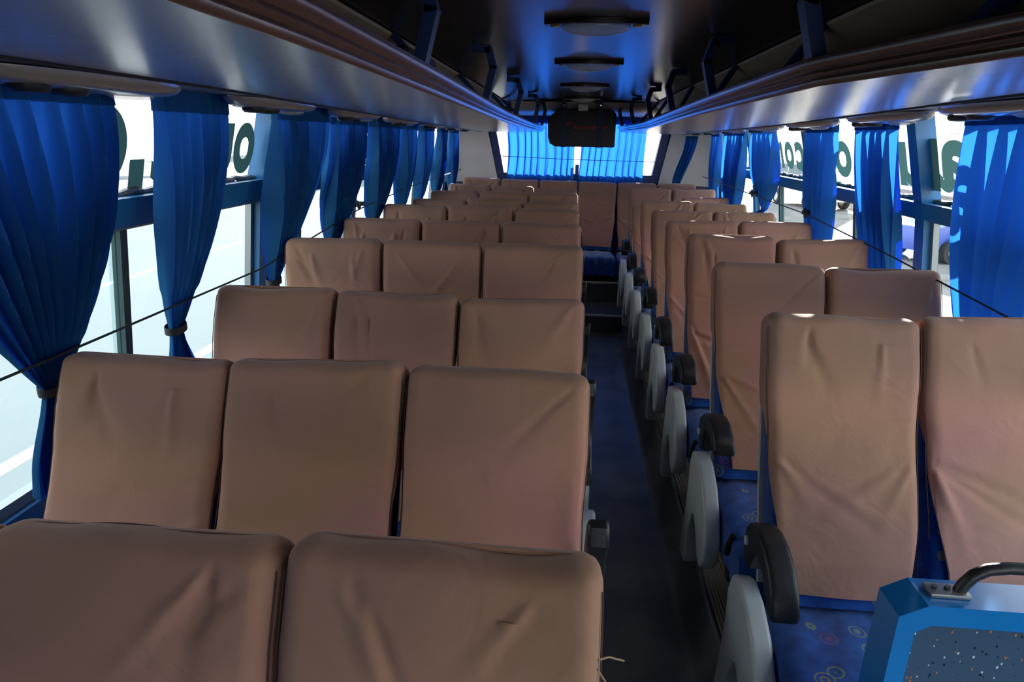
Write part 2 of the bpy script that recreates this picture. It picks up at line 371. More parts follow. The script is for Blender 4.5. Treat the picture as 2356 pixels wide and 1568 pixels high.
# window units, one for each bay
def glass_sheet(side, y0, y1, z0, z1, off):
    f = wxL if side < 0 else wxR
    b = bmesh.new()
    a = [(f(z) + side * off, z) for z in (z0, z1)]
    vs = [b.verts.new(p) for p in ((a[0][0], y0, a[0][1]), (a[0][0], y1, a[0][1]), (a[1][0], y1, a[1][1]), (a[1][0], y0, a[1][1]))]
    b.faces.new(vs)
    return b
def letters(side, items, parent):
    """items: (char, y of glyph centre, height, width)"""
    f = wxL if side < 0 else wxR
    bm = bmesh.new()
    for ch, yc, z0, hgt, wid in items:
        cu = bpy.data.curves.new('t', 'FONT'); cu.body = ch; cu.size = 1.0; cu.offset = 0.038; cu.resolution_u = 8
        o = bpy.data.objects.new('t', cu); C.objects.link(o)
        dg = bpy.context.evaluated_depsgraph_get(); dg.update()
        me = bpy.data.meshes.new_from_object(o.evaluated_get(dg))
        xs = [v.co.x for v in me.vertices]; ys = [v.co.y for v in me.vertices]
        x0, x1, q0, q1 = min(xs), max(xs), min(ys), max(ys)
        base = len(bm.verts); vv = []
        for v in me.vertices:
            u = (v.co.x - x0) / (x1 - x0) - 0.5; t = (v.co.y - q0) / (q1 - q0)
            z = z0 + t * hgt; y = yc + u * wid * (1 if side > 0 else -1)
            vv.append(bm.verts.new((f(z) + side * 0.046, y, z)))
        for p in me.polygons:
            try: bm.faces.new([vv[i] for i in p.vertices])
            except ValueError: pass
        bpy.data.objects.remove(o); bpy.data.meshes.remove(me); bpy.data.curves.remove(cu)
    return obj('lettering', bm, MT['vinyl'], parent, smooth=False)

LET_L = {1: [('O', 1.85, 1.63, 0.245, 0.26), ('I', 2.035, 1.61, 0.10, 0.075), ('a', 2.21, 1.63, 0.20, 0.20), ('u', 2.54, 1.63, 0.20, 0.19), ('o', 2.735, 1.63, 0.205, 0.175)],
         2: [('l', 3.01, 1.63, 0.25, 0.06), ('A', 3.68, 1.63, 0.22, 0.22)]}
LET_R = {2: [('a', 2.895, 1.60, 0.21, 0.23), ('l', 3.035, 1.60, 0.215, 0.065)],
         3: [('u', 3.25, 1.60, 0.20, 0.22), ('o', 4.04, 1.60, 0.20, 0.24), ('s', 4.28, 1.60, 0.20, 0.2)],
         4: [('c', 4.79, 1.60, 0.19, 0.19), ('o', 5.02, 1.60, 0.19, 0.20), ('m', 5.30, 1.60, 0.19, 0.27)]}
wn_i = 0
for side, posts, rz in ((-1, POST_L, (1.51, 1.60)), (1, POST_R, (1.478, 1.545))):
    for i, y in enumerate(posts):
        y0 = y + 0.075; y1 = posts[i + 1] if i + 1 < len(posts) else 7.45
        if y1 - y0 < 0.15: continue
        wn_i += 1
        root = empty('window_%d' % wn_i); root['kind'] = 'structure'
        f = wxL if side < 0 else wxR
        obj('upper_pane', glass_sheet(side, y0, y1, rz[1], 1.925, 0.05), MT['glass'], root, smooth=False)
        obj('lower_pane', glass_sheet(side, y0, y1, SILL, rz[0], 0.06), MT['glass_tint'], root, smooth=False)
        # seal along the bottom of the upper pane
        b = bmesh.new(); nseg = 40
        for a in range(2): pass
        pts = [(f(rz[1]) + side * 0.046, lerp(y0, y1, k / nseg), rz[1] + 0.008 + 0.004 * math.sin(k * 2.3) + 0.003 * math.sin(k * 5.1)) for k in range(nseg + 1)]
        tube(b, pts, [0.013 + 0.003 * math.sin(k * 1.7) for k in range(nseg + 1)], 8)
        obj('seal_tape', b, MT['tape'] if (side < 0 and i in (0, 1, 2)) else MT['gasket'], root)
        # sliding sash: frame strips and the middle mullion
        b = bmesh.new()
        for yy, t_ in ((y0, 0.03), (y1 - 0.03, 0.03)):
            wall_part(b, side, yy, yy + t_, SILL, rz[0], 0.055, -0.03, 1)
        wall_part(b, side, y0, y1, SILL, SILL + 0.035, 0.055, -0.02, 1)
        wall_part(b, side, y0, y1, rz[0] - 0.014, rz[0], 0.055, -0.02, 1)
        obj('sash_frame', b, MT['alu'], root, smooth=False)
        ym = y0 + (y1 - y0) * (0.36 if side < 0 else 0.55)
        if side < 0 and i == 1: ym = 1.95
        b = bmesh.new(); wall_part(b, side, ym, ym + 0.034, SILL, rz[0], 0.062, -0.03, 1)
        obj('mullion', b, MT['gasket'], root, smooth=False)
        b = bmesh.new(); wall_part(b, side, ym - 0.035, ym, SILL, rz[0], 0.05, -0.045, 1)
        obj('sash_edge', b, MT['glass_tint'], root, smooth=False)
        b = bx(f(1.12) - side * 0.0 - 0.012, f(1.12) + 0.012, y0 + 0.0, y0 + 0.05, 1.09, 1.17, bev=0.004)
        if y0 > 2.0: obj('latch', b, MT['black'], root)
        else: b.free()
        L_ = (LET_L if side < 0 else LET_R).get(i)
        if L_: letters(side, L_, root)
        if side > 0 and i == 5:
            b = bmesh.new()
            def cv(pts): tube(b, [(f(z) + 0.05, y, z) for y, z in pts], 0.006, 6)
            cv([(7.10 + 0.055 * math.cos(a) * (1 - a * 0.06), 1.36 + 0.05 * math.sin(a) * (1 - a * 0.06)) for a in [k * 0.35 for k in range(-5, 11)]])
            cv([(7.05 + 0.05 * math.cos(a), 1.23 + 0.05 * math.sin(a)) for a in [k * 0.35 for k in range(-8, 9)]])
            obj('lettering', b, MT['vinyl'], root)

# rear wall with its big window
GL = [(-0.765, 1.40), (0.885, 1.40), (0.985, 2.0), (-0.885, 2.0)]
b = bmesh.new()
yr = 7.60
prism(b, [(-1.50, 0.0), (1.68, 0.0), (1.68, 1.28), (-1.50, 1.28)], yr, yr + 0.06, lambda u, v, t: (u, t, v))
prism(b, [(-1.5, 1.28), (1.68, 1.28), (1.68, 1.40), (-1.5, 1.40)], yr, yr + 0.06, lambda u, v, t: (u, t, v))
prism(b, [(-1.3, 2.0), (1.5, 2.0), (1.5, 2.35), (-1.3, 2.35)], yr - 0.1, yr + 0.06, lambda u, v, t: (u, t, v))
prism(b, [(-1.5, 1.40), (-0.765, 1.40), (-0.885, 2.0), (-1.5, 2.0)], yr, yr + 0.06, lambda u, v, t: (u, t, v))
prism(b, [(0.885, 1.40), (1.68, 1.40), (1.68, 2.0), (0.985, 2.0)], yr, yr + 0.06, lambda u, v, t: (u, t, v))
struct('wall_rear', b, MT['navy'], smooth=False)
root = empty('window_40'); root['kind'] = 'structure'
b = bmesh.new(); b.faces.new([b.verts.new((u, yr + 0.04, v)) for u, v in GL]); obj('pane', b, MT['glass'], root, smooth=False)
b = bmesh.new()
def frame_poly(bm, pts, wd, y0, y1):
    cx = sum(p[0] for p in pts) / len(pts); cz = sum(p[1] for p in pts) / len(pts)
    n = len(pts)
    for i in range(n):
        p, q = pts[i], pts[(i + 1) % n]
        po = (p[0] + (wd if p[0] > cx else -wd), p[1] + (wd if p[1] > cz else -wd)); qo = (q[0] + (wd if q[0] > cx else -wd), q[1] + (wd if q[1] > cz else -wd))
        prism(bm, [p, q, qo, po], y0, y1, lambda u, v, t: (u, t, v))
frame_poly(b, GL, 0.085, yr - 0.035, yr + 0.03)
obj('frame', b, MT['navy'], root, smooth=False)
b = bx(0.035, 0.075, yr - 0.01, yr + 0.03, 1.40, 1.5)
obj('centre_block', b, MT['navy'], root, smooth=False)
# cream corner panels that close the rear corners, curved in plan
for side, nm in ((-1, 'trim_7'), (1, 'trim_8')):
    b = bmesh.new()
    def fcorner(u, v):
        z = lerp(1.30, 1.93, v)
        xi = lerp(-0.83, -0.965, v) if side < 0 else lerp(0.955, 1.075, v)
        xo = (wxL(z) + 0.01) if side < 0 else (wxR(z) - 0.01)
        a = u * PI / 2
        return (lerp(xi, xo, math.sin(a)), 7.555 - 0.22 * (1 - math.cos(a)), z)
    grid(b, 12, 6, fcorner)
    obj('corner', b, MT['cream']).name = nm
    bpy.data.objects[nm]['kind'] = 'structure'

# ceiling: flat centre, falling to the sides, with a slight drop to the rear; unseen outer slab above, added to block light
b = bmesh.new()
def cz(y): return interp([(-1.4, 2.205), (2.6, 2.195), (7.6, 2.155)], y)
prof = [(-1.30, -0.19), (-1.00, -0.16), (-0.74, -0.03), (-0.70, -0.022), (-0.5, -0.008), (-0.3, 0.0), (-0.1, 0.004), (0.1, 0.005), (0.3, 0.003), (0.5, -0.004), (0.7, -0.012), (0.80, -0.022), (0.84, -0.03), (1.12, -0.16), (1.42, -0.19)]
loft(b, [[(x, y, cz(y) + d) for x, d in prof] for y in (-1.4, 0, 1.5, 3, 4.5, 6, 7.2, 7.62)])
struct('ceiling', b, MT['ceil'], angle=60)
b = bx(-1.35, 1.55, Y0 - 0.05, Y1, 2.30, 2.34)
struct('ceiling_light_block', b, MT['roof'], smooth=False)
# header roll above the rear window; cream colour stands in for its reflection
b = bmesh.new()
loft(b, [[(x, yy, zz) for yy, zz in ((7.16, 2.14), (7.17, 2.10), (7.21, 2.06), (7.29, 2.03), (7.5, 2.01))] for x in (-0.66, 0, 0.45, 0.86)])
struct('trim_9', b, MT['cream'])

# ---------------------------------------------------------------- luggage racks
RACKL = [(-1.35, -0.41, 1.925), (1.0, -0.41, 1.922), (2.0, -0.41, 1.907), (3.1, -0.415, 1.89), (4.1, -0.42, 1.878), (4.25, -0.415, 1.875), (5.6, -0.385, 1.858), (7.38, -0.345, 1.842)]
OUTL = [(-1.35, 1.935), (1.9, 1.915), (4.9, 1.87), (7.4, 1.84)]
RACKR = [(-1.35, 1.10, 1.93), (0.5, 0.85, 1.93), (1.14, 0.68, 1.927), (1.64, 0.56, 1.918), (1.66, 0.557, 1.918), (3.3, 0.565, 1.90), (5.6, 0.60, 1.87), (6.6, 0.56, 1.86), (7.38, 0.50, 1.85)]
OUTR = [(-1.35, 1.935), (1.9, 1.925), (3.9, 1.882), (7.4, 1.84)]
def rack_section(side, y):
    if side < 0: xf, zf = interp(RACKL, y); xo = -1.0; zo = interp(OUTL, y)
    else: xf, zf = interp(RACKR, y); xo = 1.15; zo = interp(OUTR, y); xo = max(xo, xf + 0.1)
    return xf, zf, xo, zo
POSTS = {-1: [0.55, 1.76, 3.10, 4.60, 6.15, 7.15], 1: [0.35, 1.66, 2.85, 4.05, 5.30, 6.45, 7.2]}
for side in (-1, 1):
    ins = -side
    root = empty('luggage_rack', (0, 0, 0))
    tag(root, 'long overhead luggage rack with brown ribbed edge above the %s' % ('three-seat side' if side < 0 else 'two-seat side, bent near its front'), 'luggage rack')
    tab = RACKL if side < 0 else RACKR
    ys = sorted(set([t[0] for t in tab] + [-1.0 + 0.4 * k for k in range(21)]))
    # fascia: ribbed profile
    fp = [(0.0, 0.0), (0.006, 0.0), (0.010, 0.004), (0.012, 0.012), (0.008, 0.016), (0.018, 0.020), (0.022, 0.026), (0.018, 0.030), (0.028, 0.033), (0.034, 0.040), (0.040, 0.048), (0.038, 0.058), (0.028, 0.062), (0.012, 0.060), (0.006, 0.052)]
    b = bmesh.new()
    loft(b, [[(rack_section(side, y)[0] + ins * u, y, rack_section(side, y)[1] + v) for u, v in fp] for y in ys])
    obj('edge_trim', b, MT['fascia'], root, angle=50)
    # underside panel in gentle S, with thickness
    b = bmesh.new()
    secs = []
    for y in ys:
        xf, zf, xo, zo = rack_section(side, y)
        sec = []
        for k in range(13):
            t = k / 12; sec.append((lerp(xf, xo, t), y, lerp(zf, zo, t) - 0.010 * math.sin(PI * t) * (1 - 0.3 * t)))
        secs.append(sec)
    loft(b, secs)
    obj('underside_panel', b, MT['panel'], root, angle=60)
    b = bmesh.new()
    loft(b, [[(rack_section(side, y)[0] + side * 0.0, y, rack_section(side, y)[1] + 0.05), (rack_section(side, y)[0] + side * 0.05, y, rack_section(side, y)[1] + 0.03), (rack_section(side, y)[2], y, rack_section(side, y)[3] + 0.045)] for y in ys])
    obj('shelf', b, MT['beige'], root, smooth=False)
    # sloping beige board behind the rack opening
    b = bmesh.new()
    xa, xb = (-0.70, -1.03) if side < 0 else (0.80, 1.16)
    loft(b, [[(xa, y, cz(y) - 0.030), (xa - ins * 0.004, y, cz(y) - 0.040), (xb, y, rack_section(side, y)[3] + 0.05)] for y in ys])
    obj('back_board', b, MT['beige'], root, smooth=False)
    # black seam strip at the outer edge
    b = bmesh.new()
    loft(b, [[(rack_section(side, y)[2] + d, y, rack_section(side, y)[3] + e) for d, e in ((-0.006, -0.001), (-0.004, -0.006), (0.004, -0.006), (0.006, -0.001))] for y in ys])
    obj('seam_strip', b, MT['rubber'], root, smooth=False)
    # end closure at the rear
    # hanging brackets
    for y in POSTS[side]:
        xf, zf, xo, zo = rack_section(side, y)
        x0 = xf + ins * 0.022; zt = cz(y) - 0.004
        if y < 0.6 and side > 0: continue
        pts = [(x0 - ins * 0.01, zf + 0.045), (x0 + ins * 0.028, zt - 0.10), (x0 + ins * 0.006, zt - 0.025), (x0 - ins * 0.06, zt - 0.02)]
        b = bmesh.new()
        hw = 0.024
        for p, q in zip(pts, pts[1:]):
            d = Vector((q[0] - p[0], 0, q[1] - p[1])).normalized(); nn = Vector((-d.z, 0, d.x)) * 0.016
            P_, Q_ = Vector((p[0], y, p[1])) - d * 0.006, Vector((q[0], y, q[1])) + d * 0.006
            vs = [b.verts.new(base + nn * s + Vector((0, t * hw, 0))) for base in (P_, Q_) for s, t in ((-1, -1), (1, -1), (1, 1), (-1, 1))]
            for f_ in ((0, 1, 2, 3), (7, 6, 5, 4), (0, 4, 5, 1), (1, 5, 6, 2), (2, 6, 7, 3), (3, 7, 4, 0)): b.faces.new([vs[k] for k in f_])
        bmesh.ops.recalc_face_normals(b, faces=b.faces[:])
        obj('bracket', b, MT['navy'], root, smooth=False)
        b = bmesh.new()
        yy = y - 0.42
        xs = xa + ins * 0.0; p0 = Vector((xs, yy, cz(yy) - 0.035)); p1 = Vector((xf - ins * 0.10, yy + 0.02, zf + 0.055))
        d = (p1 - p0).normalized(); nn = d.cross(Vector((0, 1, 0))) * 0.012
        vs = [b.verts.new(base + nn * s + Vector((0, t * 0.028, 0))) for base in (p0, p1) for s, t in ((-1, -1), (1, -1), (1, 1), (-1, 1))]
        for f_ in ((0, 1, 2, 3), (7, 6, 5, 4), (0, 4, 5, 1), (1, 5, 6, 2), (2, 6, 7, 3), (3, 7, 4, 0)): b.faces.new([vs[k] for k in f_])
        bmesh.ops.recalc_face_normals(b, faces=b.faces[:])
        obj('strut', b, MT['navy'], root, smooth=False)

# soffit strips between the rack and the window wall
for side, nm in ((-1, 'trim_10'), (1, 'trim_11')):
    b = bmesh.new()
    loft(b, [[(rack_section(side, y)[2], y, rack_section(side, y)[3] - 0.002), ((wxL(1.92) if side < 0 else wxR(1.92)) + side * 0.04, y, interp([(-1.4, 1.925), (3, 1.92), (7.5, 1.90)], y))] for y in [-1.35 + 0.35 * k for k in range(26)]])
    struct(nm, b, MT['soffit'], smooth=False)

# small black bag lying in the left rack
b = bx(-0.13, 0.13, -0.20, 0.20, 0.0, 0.085, bev=0.02)
o = obj('storage_box', b, MT['black']); o.location = (-0.62, 2.25, 1.965)
tag(o, 'small black box lying in the left luggage rack', 'box')

# ---------------------------------------------------------------- lamp and air consoles above the windows
def make_console():
    root = empty('air_vent_console')
    b = bmesh.new()
    n = 36; rings = []
    for rr, z in ((1.0, 0.0), (0.99, -0.010), (0.93, -0.022), (0.80, -0.030), (0.55, -0.034), (0.0001, -0.035)):
        ring = []
        for k in range(n):
            a = 2 * PI * k / n
            ring.append(b.verts.new((0.085 * rr * (abs(math.cos(a)) ** 0.8) * (1 if math.cos(a) > 0 else -1), 0.33 * rr * (abs(math.sin(a)) ** 0.9) * (1 if math.sin(a) > 0 else -1), z)))
        rings.append(ring)
    for p, q in zip(rings, rings[1:]):
        for k in range(n): b.faces.new([p[k], q[k], q[(k + 1) % n], p[(k + 1) % n]])
    bmesh.ops.recalc_face_normals(b, faces=b.faces[:])
    obj('housing', b, MT['console'], root)
    for yy in (-0.20, -0.09):
        b = bmesh.new(); lathe(b, [(0.038, -0.026), (0.040, -0.038), (0.033, -0.046), (0.015, -0.048)], 20, 0.012, yy)
        obj('air_nozzle', b, MT['black'], root)
    b = bmesh.new(); lathe(b, [(0.042, -0.026), (0.044, -0.036), (0.03, -0.043), (0.01, -0.045)], 20, 0.0, 0.14, 1.0, 1.6)
    obj('reading_lens', b, MT['lens'], root)
    return root
con = None
order = ['nearest the camera', 'second from the camera', 'third from the camera', 'fourth from the camera', 'fifth from the camera', 'sixth from the camera', 'seventh from the camera', 'eighth from the camera']
for side, ys in ((-1, [1.52, 2.50, 3.45, 4.40, 5.35, 6.25, 7.0]), (1, [2.20, 2.98, 3.88, 4.78, 5.65, 6.45, 7.1])):
    for i, y in enumerate(ys):
        if con is None: con = make_console(); o = con
        else: o = copy_tree(con)
        xo, zo = rack_section(side, y)[2:]
        xx = (-1.115 if side < 0 else 1.285)
        zt = lerp(zo, 1.92, 0.5)
        o.location = (xx, y, zt - 0.004)
        o.rotation_euler = (0, 0, 0 if side < 0 else PI)
        tag(o, 'oval grey air and reading lamp console above the %s windows, %s' % ('left' if side < 0 else 'right', order[i]), 'air vent', 'air vent consoles above the windows')

# ---------------------------------------------------------------- ceiling lamps
def make_lamp():
    root = empty('ceiling_lamp')
    oc = lambda s, t: [(-0.185 * s, -0.028 * t), (-0.09 * s, -0.070 * t), (0.09 * s, -0.070 * t), (0.185 * s, -0.028 * t), (0.185 * s, 0.028 * t), (0.09 * s, 0.070 * t), (-0.09 * s, 0.070 * t), (-0.185 * s, 0.028 * t)]
    b = bmesh.new(); prism(b, oc(1, 1), 0.0, -0.020, lambda u, v, t: (u, v, t), bev=0.003)
    obj('bezel', b, MT['bezel'], root, angle=30)
    b = bmesh.new(); lathe(b, [(0.060, -0.018), (0.060, -0.026), (0.054, -0.038), (0.042, -0.047), (0.024, -0.053), (0.008, -0.055)], 40, 0, 0, 2.05, 1.0)
    obj('lens', b, MT['lens'], root)
    for s in (-1, 1):
        b = bx(s * 0.146 - 0.016, s * 0.146 + 0.016, -0.012, 0.0, -0.026, -0.0195, bev=0.002)
        obj('clip', b, MT['brass'], root)
    return root
lampo = None
for i, (x, y) in enumerate(((0.064, 2.58), (0.066, 3.82), (0.07, 5.30), (0.075, 6.72))):
    if lampo is None: lampo = make_lamp(); o = lampo
    else: o = copy_tree(lampo)
    o.location = (x, y, cz(y) + 0.004)
    tag(o, 'long dark-framed lamp with clear lens on the ceiling centreline, %s' % ('nearest the camera' if i == 0 else 'second from the camera' if i == 1 else 'third from the camera' if i == 2 else 'just above the hanging television'), 'ceiling lamp', 'ceiling lamps')

# ---------------------------------------------------------------- television in its black cover
tv = empty('television', (0.085, 6.95, 1.70))
tag(tv, 'television in a black nylon cover hanging from the ceiling at the rear', 'television')
pts = [(-0.35, 0.27), (-0.27, 0.345), (-0.24, 0.355), (0.30, 0.355), (0.335, 0.32), (0.335, 0.01), (0.325, 0.0), (-0.27, 0.0), (-0.325, 0.03), (-0.345, 0.09)]
b = bmesh.new(); prism(b, pts, 0.0, 0.34, lambda u, v, t: (u * (1 - 0.25 * max(0, t - 0.12)), t, v), bev=0.012)
obj('cover', b, MT['tvcloth'], tv)
for x in (-0.19, 0.175):
    b = bx(x - 0.024, x + 0.024, -0.006, 0.0, -0.004, 0.358); box(b, x - 0.022, x + 0.022, -0.006, 0.05, 0.352, 0.46)
    obj('strap', b, MT['strap'], tv, smooth=False)
    b = bmesh.new(); tube(b, [(x, -0.012, 0.40), (x, -0.006, 0.40)], 0.009, 12); obj('bolt', b, MT['chrome'], tv)
def text_mesh(body, size, parent, m, loc, name, offset=0.0, sx=1.0, shear=0.0, rot=(PI / 2, 0, 0)):
    cu = bpy.data.curves.new('t', 'FONT'); cu.body = body; cu.size = size; cu.offset = offset; cu.align_x = 'CENTER'; cu.shear = shear; cu.extrude = 0.0005
    o = bpy.data.objects.new('t', cu); C.objects.link(o)
    dg = bpy.context.evaluated_depsgraph_get(); dg.update()
    me = bpy.data.meshes.new_from_object(o.evaluated_get(dg)); bpy.data.objects.remove(o)
    me.materials.clear(); me.materials.append(m)
    q = bpy.data.objects.new(name, me); C.objects.link(q); q.parent = parent; q.location = loc; q.rotation_euler = rot; q.scale = (sx, 1, 1)
    return q
text_mesh('P', 0.072, tv, MT['red'], (-0.148, -0.008, 0.192), 'lettering', 0.002, 1.5, 0.2)
text_mesh('ionee', 0.068, tv, MT['red'], (0.02, -0.008, 0.172), 'lettering', 0.002, 1.55, 0.2)
text_mesh('r', 0.068, tv, MT['red'], (0.222, -0.008, 0.172), 'lettering', 0.002, 1.5, 0.2)
b = bmesh.new()
for r_, (n_, w_, z_) in enumerate(((15, 0.20, 0.132), (15, 0.20, 0.116), (9, 0.12, 0.086))):
    rnd = random.Random(r_)
    for k in range(n_):
        x = -w_ / 2 + w_ * k / n_ + 0.01; hh = 0.011 if r_ < 2 else 0.008
        box(b, x, x + 0.0025, -0.008, -0.0065, z_, z_ + hh)
        if rnd.random() > 0.3: box(b, x, x + w_ / n_ * 0.6, -0.008, -0.0065, z_ + (hh - 0.002) * rnd.choice((0, 0.5, 1)), z_ + (hh - 0.002) * rnd.choice((0, 0.5, 1)) + 0.002) if False else box(b, x + 0.004, x + 0.0065, -0.008, -0.0065, z_, z_ + hh * 0.7)
o = obj('small_print', b, MT['grey'], tv, smooth=False)
o = obj('hanging_tag', bx(-0.048, 0.048, -0.003, 0.0, -0.03, 0.03, bev=0.001), MT['tag'])
o.location = (0.085, 6.90, 2.075)
tag(o, 'small pale tag hanging on wires above the television', 'tag')
b = bmesh.new()
for x in (-0.045, 0.045): tube(b, [(x, -0.001, 0.028), (x, -0.001, 0.085)], 0.0015, 6)
obj('wire', b, MT['chrome'], o)

# ---------------------------------------------------------------- curtains
def curtain_mesh(y0, y1, zt, yt, ztie, tail, xt, xb, side, pleats, seed, wt=0.05, pw=2.2, zend=1.0, axis='y', free=False, amp=0.021):
    """closed-at-tie side curtain; returns mesh bmesh. tail=(dy, dx) shift at the free end."""
    rnd = random.Random(seed)
    ph = [rnd.uniform(0, 2 * PI) for _ in range(4)]
    NU, NV = pleats * 16, 60
    wtop = y1 - y0; ctop = (y0 + y1) / 2
    ztot = zt - zend
    def f(u, v):
        z = zt - ztot * v
        if free:
            t = v; wd = wtop * (1 - 0.06 * math.sin(PI * t)); c = ctop; A = amp * (0.5 + 0.8 * t)
            lat = 0
        elif z >= ztie:
            t = (zt - z) / (zt - ztie)
            wd = lerp(wtop, wt, t ** pw); c = lerp(ctop, yt, sm(t) * 0.55 + 0.45 * t ** 1.6); A = amp * (0.8 + 1.9 * math.sin(PI * min(1, t * 0.85)) * (1 if t < 0.85 else 0.8)) * (1 - 0.55 * t ** 6)
        else:
            t2 = (ztie - z) / max(0.01, ztie - zend)
            wd = lerp(wt, wt * 2.6, sm(t2 * 1.3)); c = yt + tail[0] * t2; A = 0.012 + 0.014 * t2
        s = u - 0.5
        uu = u + 0.018 * math.sin(2 * PI * 2 * u + ph[0]) + 0.01 * math.sin(7 * v + ph[1])
        fold = math.sin(2 * PI * pleats * uu + ph[2] + 1.2 * math.sin(2.3 * v + ph[3]) * v)
        fold = fold * 0.8 + 0.2 * math.sin(2 * PI * pleats * 2.07 * uu + ph[1] + 3 * v)
        shrp = math.copysign(abs(fold) ** 1.35, fold) * 1.15 if fold > 0 else fold * 0.9
        x = lerp(xt, xb, v) + A * shrp
        if not free and z < ztie: x += tail[1] * ((ztie - z) / max(0.01, ztie - zend))
        y = c + s * wd + 0.35 * A * math.sin(2 * PI * pleats * uu * 1.0 + ph[0]) * (0.4 + v)
        return (x, y, z) if axis == 'y' else (y, x, z)
    b = bmesh.new(); grid(b, NU, NV, f)
    # hem band across the top, a second layer of cloth behind the first
    def g(u, v):
        p = f(u, v * 0.085); d = -0.004 if side > 0 else 0.004
        return (p[0] + d, p[1], p[2]) if axis == 'y' else (p[0], p[1] + d, p[2])
    grid(b, NU, 3, g)
    def g2(u, v):
        p = f(u, v * 0.085); d = 0.004 if side > 0 else -0.004
        return (p[0] + d, p[1], p[2]) if axis == 'y' else (p[0], p[1] + d, p[2])
    grid(b, NU, 3, g2)
    return b

def tie(parent, x, y, z, rx, ry):
    b = bmesh.new(); n = 20
    ring = []
    for rr, zz in ((1.0, -0.012), (1.05, -0.011), (1.05, 0.011), (1.0, 0.012)):
        ring.append([b.verts.new((x + rx * rr * math.cos(2 * PI * k / n), y + ry * rr * math.sin(2 * PI * k / n), z + zz + 0.006 * math.sin(2 * PI * k / n))) for k in range(n)])
    for p, q in zip(ring, ring[1:]):
        for k in range(n): b.faces.new([p[k], p[(k + 1) % n], q[(k + 1) % n], q[k]])
    return obj('tie_band', b, MT['rubber'], parent)

#        y0    y1    yt    ztie  tail(dy,dx)   pleats tie band  label
LC = [(1.00, 1.755, 1.405, 1.188, (-0.02, 0.0), 11, True, 'wide blue curtain tied low with a black band, nearest the camera on the left'),
      (1.92, 2.37, 1.93, 1.188, (0.02, 0.0), 7, True, 'blue curtain tied with a black band, second from the camera on the left'),
      (2.74, 3.30, 2.66, 1.188, (0.0, 0.0), 8, True, 'blue curtain beside the second left window post, its tie just above the seats'),
      (3.44, 3.93, 3.36, 1.20, (0.0, 0.0), 8, False, 'blue curtain before the third left window post, fourth from the camera'),
      (4.12, 4.70, 4.10, 1.20, (0.0, 0.0), 8, False, 'blue curtain just behind the first black cord hook on the left side'),
      (4.82, 5.28, 4.80, 1.20, (0.0, 0.0), 7, False, 'blue curtain just before the farther black cord hook on the left side'),
      (5.44, 5.94, 5.38, 1.20, (0.0, 0.0), 7, False, 'blue curtain tucked behind the cord, seventh on the left side'),
      (6.14, 6.58, 6.08, 1.20, (0.0, 0.0), 7, False, 'narrow blue curtain, last but one towards the rear on the left'),
      (6.80, 7.22, 6.85, 1.20, (0.0, 0.0), 4, False, 'blue curtain against the cream left rear corner panel')]
for i, (y0, y1, yt, zt_, tl, pl, band, lab) in enumerate(LC):
    xt, xb = -1.225, -1.275
    b = curtain_mesh(y0, y1, 1.945 - 0.006 * i, yt, zt_, tl, xt, xb, -1, pl, 100 + i, wt=0.062, zend=0.93, pw=(1.7, 1.5, 1.8, 2.0, 2.0, 2.0, 2.0, 2.0, 2.0)[i])
    o = obj('curtain', b, MT['curtain']); tag(o, lab, 'curtain', 'blue window curtains')
    if band: tie(o, lerp(xt, xb, 0.74), yt, zt_, 0.030, 0.037)
RC = [(1.98, 2.58, 2.28, 1.05, (0, 0), 6, 'wide blue curtain behind the foremost window seats on the right side'),
      (3.14, 3.58, 3.10, 1.05, (0, 0), 5, 'blue curtain just beyond the first wide post on the right side'),
      (3.86, 4.30, 3.90, 1.05, (0, 0), 5, 'blue curtain beside the black cord hook, third from the camera on the right'),
      (4.95, 5.55, 5.12, 1.30, (0.40, -0.03), 5, 'blue curtain swept over the cord into a loop, fourth on the right'),
      (5.74, 6.45, 6.15, 1.05, (0, 0), 6, 'blue curtain between the post and the inked window on the right'),
      (6.72, 7.12, 6.90, 1.05, (0, 0), 4, 'narrow blue curtain, last one before the right rear corner')]
for i, (y0, y1, yt, zt_, tl, pl, lab) in enumerate(RC):
    xt, xb = 1.402, 1.462
    wtie = (0.30, 0.20, 0.26, 0.09, 0.36, 0.22)[i]
    b = curtain_mesh(y0, y1, 1.94 - 0.008 * i, yt, zt_, tl, xt, xb, 1, pl, 200 + i, wt=wtie, zend=0.98 if i != 3 else 1.17, pw=1.4 if i != 3 else 2.4, amp=0.020)
    o = obj('curtain', b, MT['curtain']); tag(o, lab, 'curtain', 'blue window curtains')
# curtain pulled aside in front of the right rear corner panel
b = curtain_mesh(1.16, 1.29, 1.825, 1.09, 1.30, (0, 0), 7.22, 7.20, 1, 4, 333, wt=0.075, zend=1.345, pw=1.2, axis='x', amp=0.010)
o = obj('curtain', b, MT['curtain']); tag(o, 'blue curtain slanting across the cream right rear corner panel', 'curtain', 'blue window curtains')
# the two rear curtains
for i, (x0, x1, lab) in enumerate(((-0.74, 0.035, 'bright backlit blue curtain covering the left half of the rear window'), (0.065, 0.80, 'bright backlit blue curtain covering the right half of the rear window'))):
    b = curtain_mesh(x0, x1, 2.0, (x0 + x1) / 2, 1.0, (0, 0), 7.50, 7.50, -1, 9, 400 + i, zend=1.20, axis='x', free=True, amp=0.027)
    o = obj('curtain', b, MT['curtain']); tag(o, lab, 'curtain', 'blue window curtains')

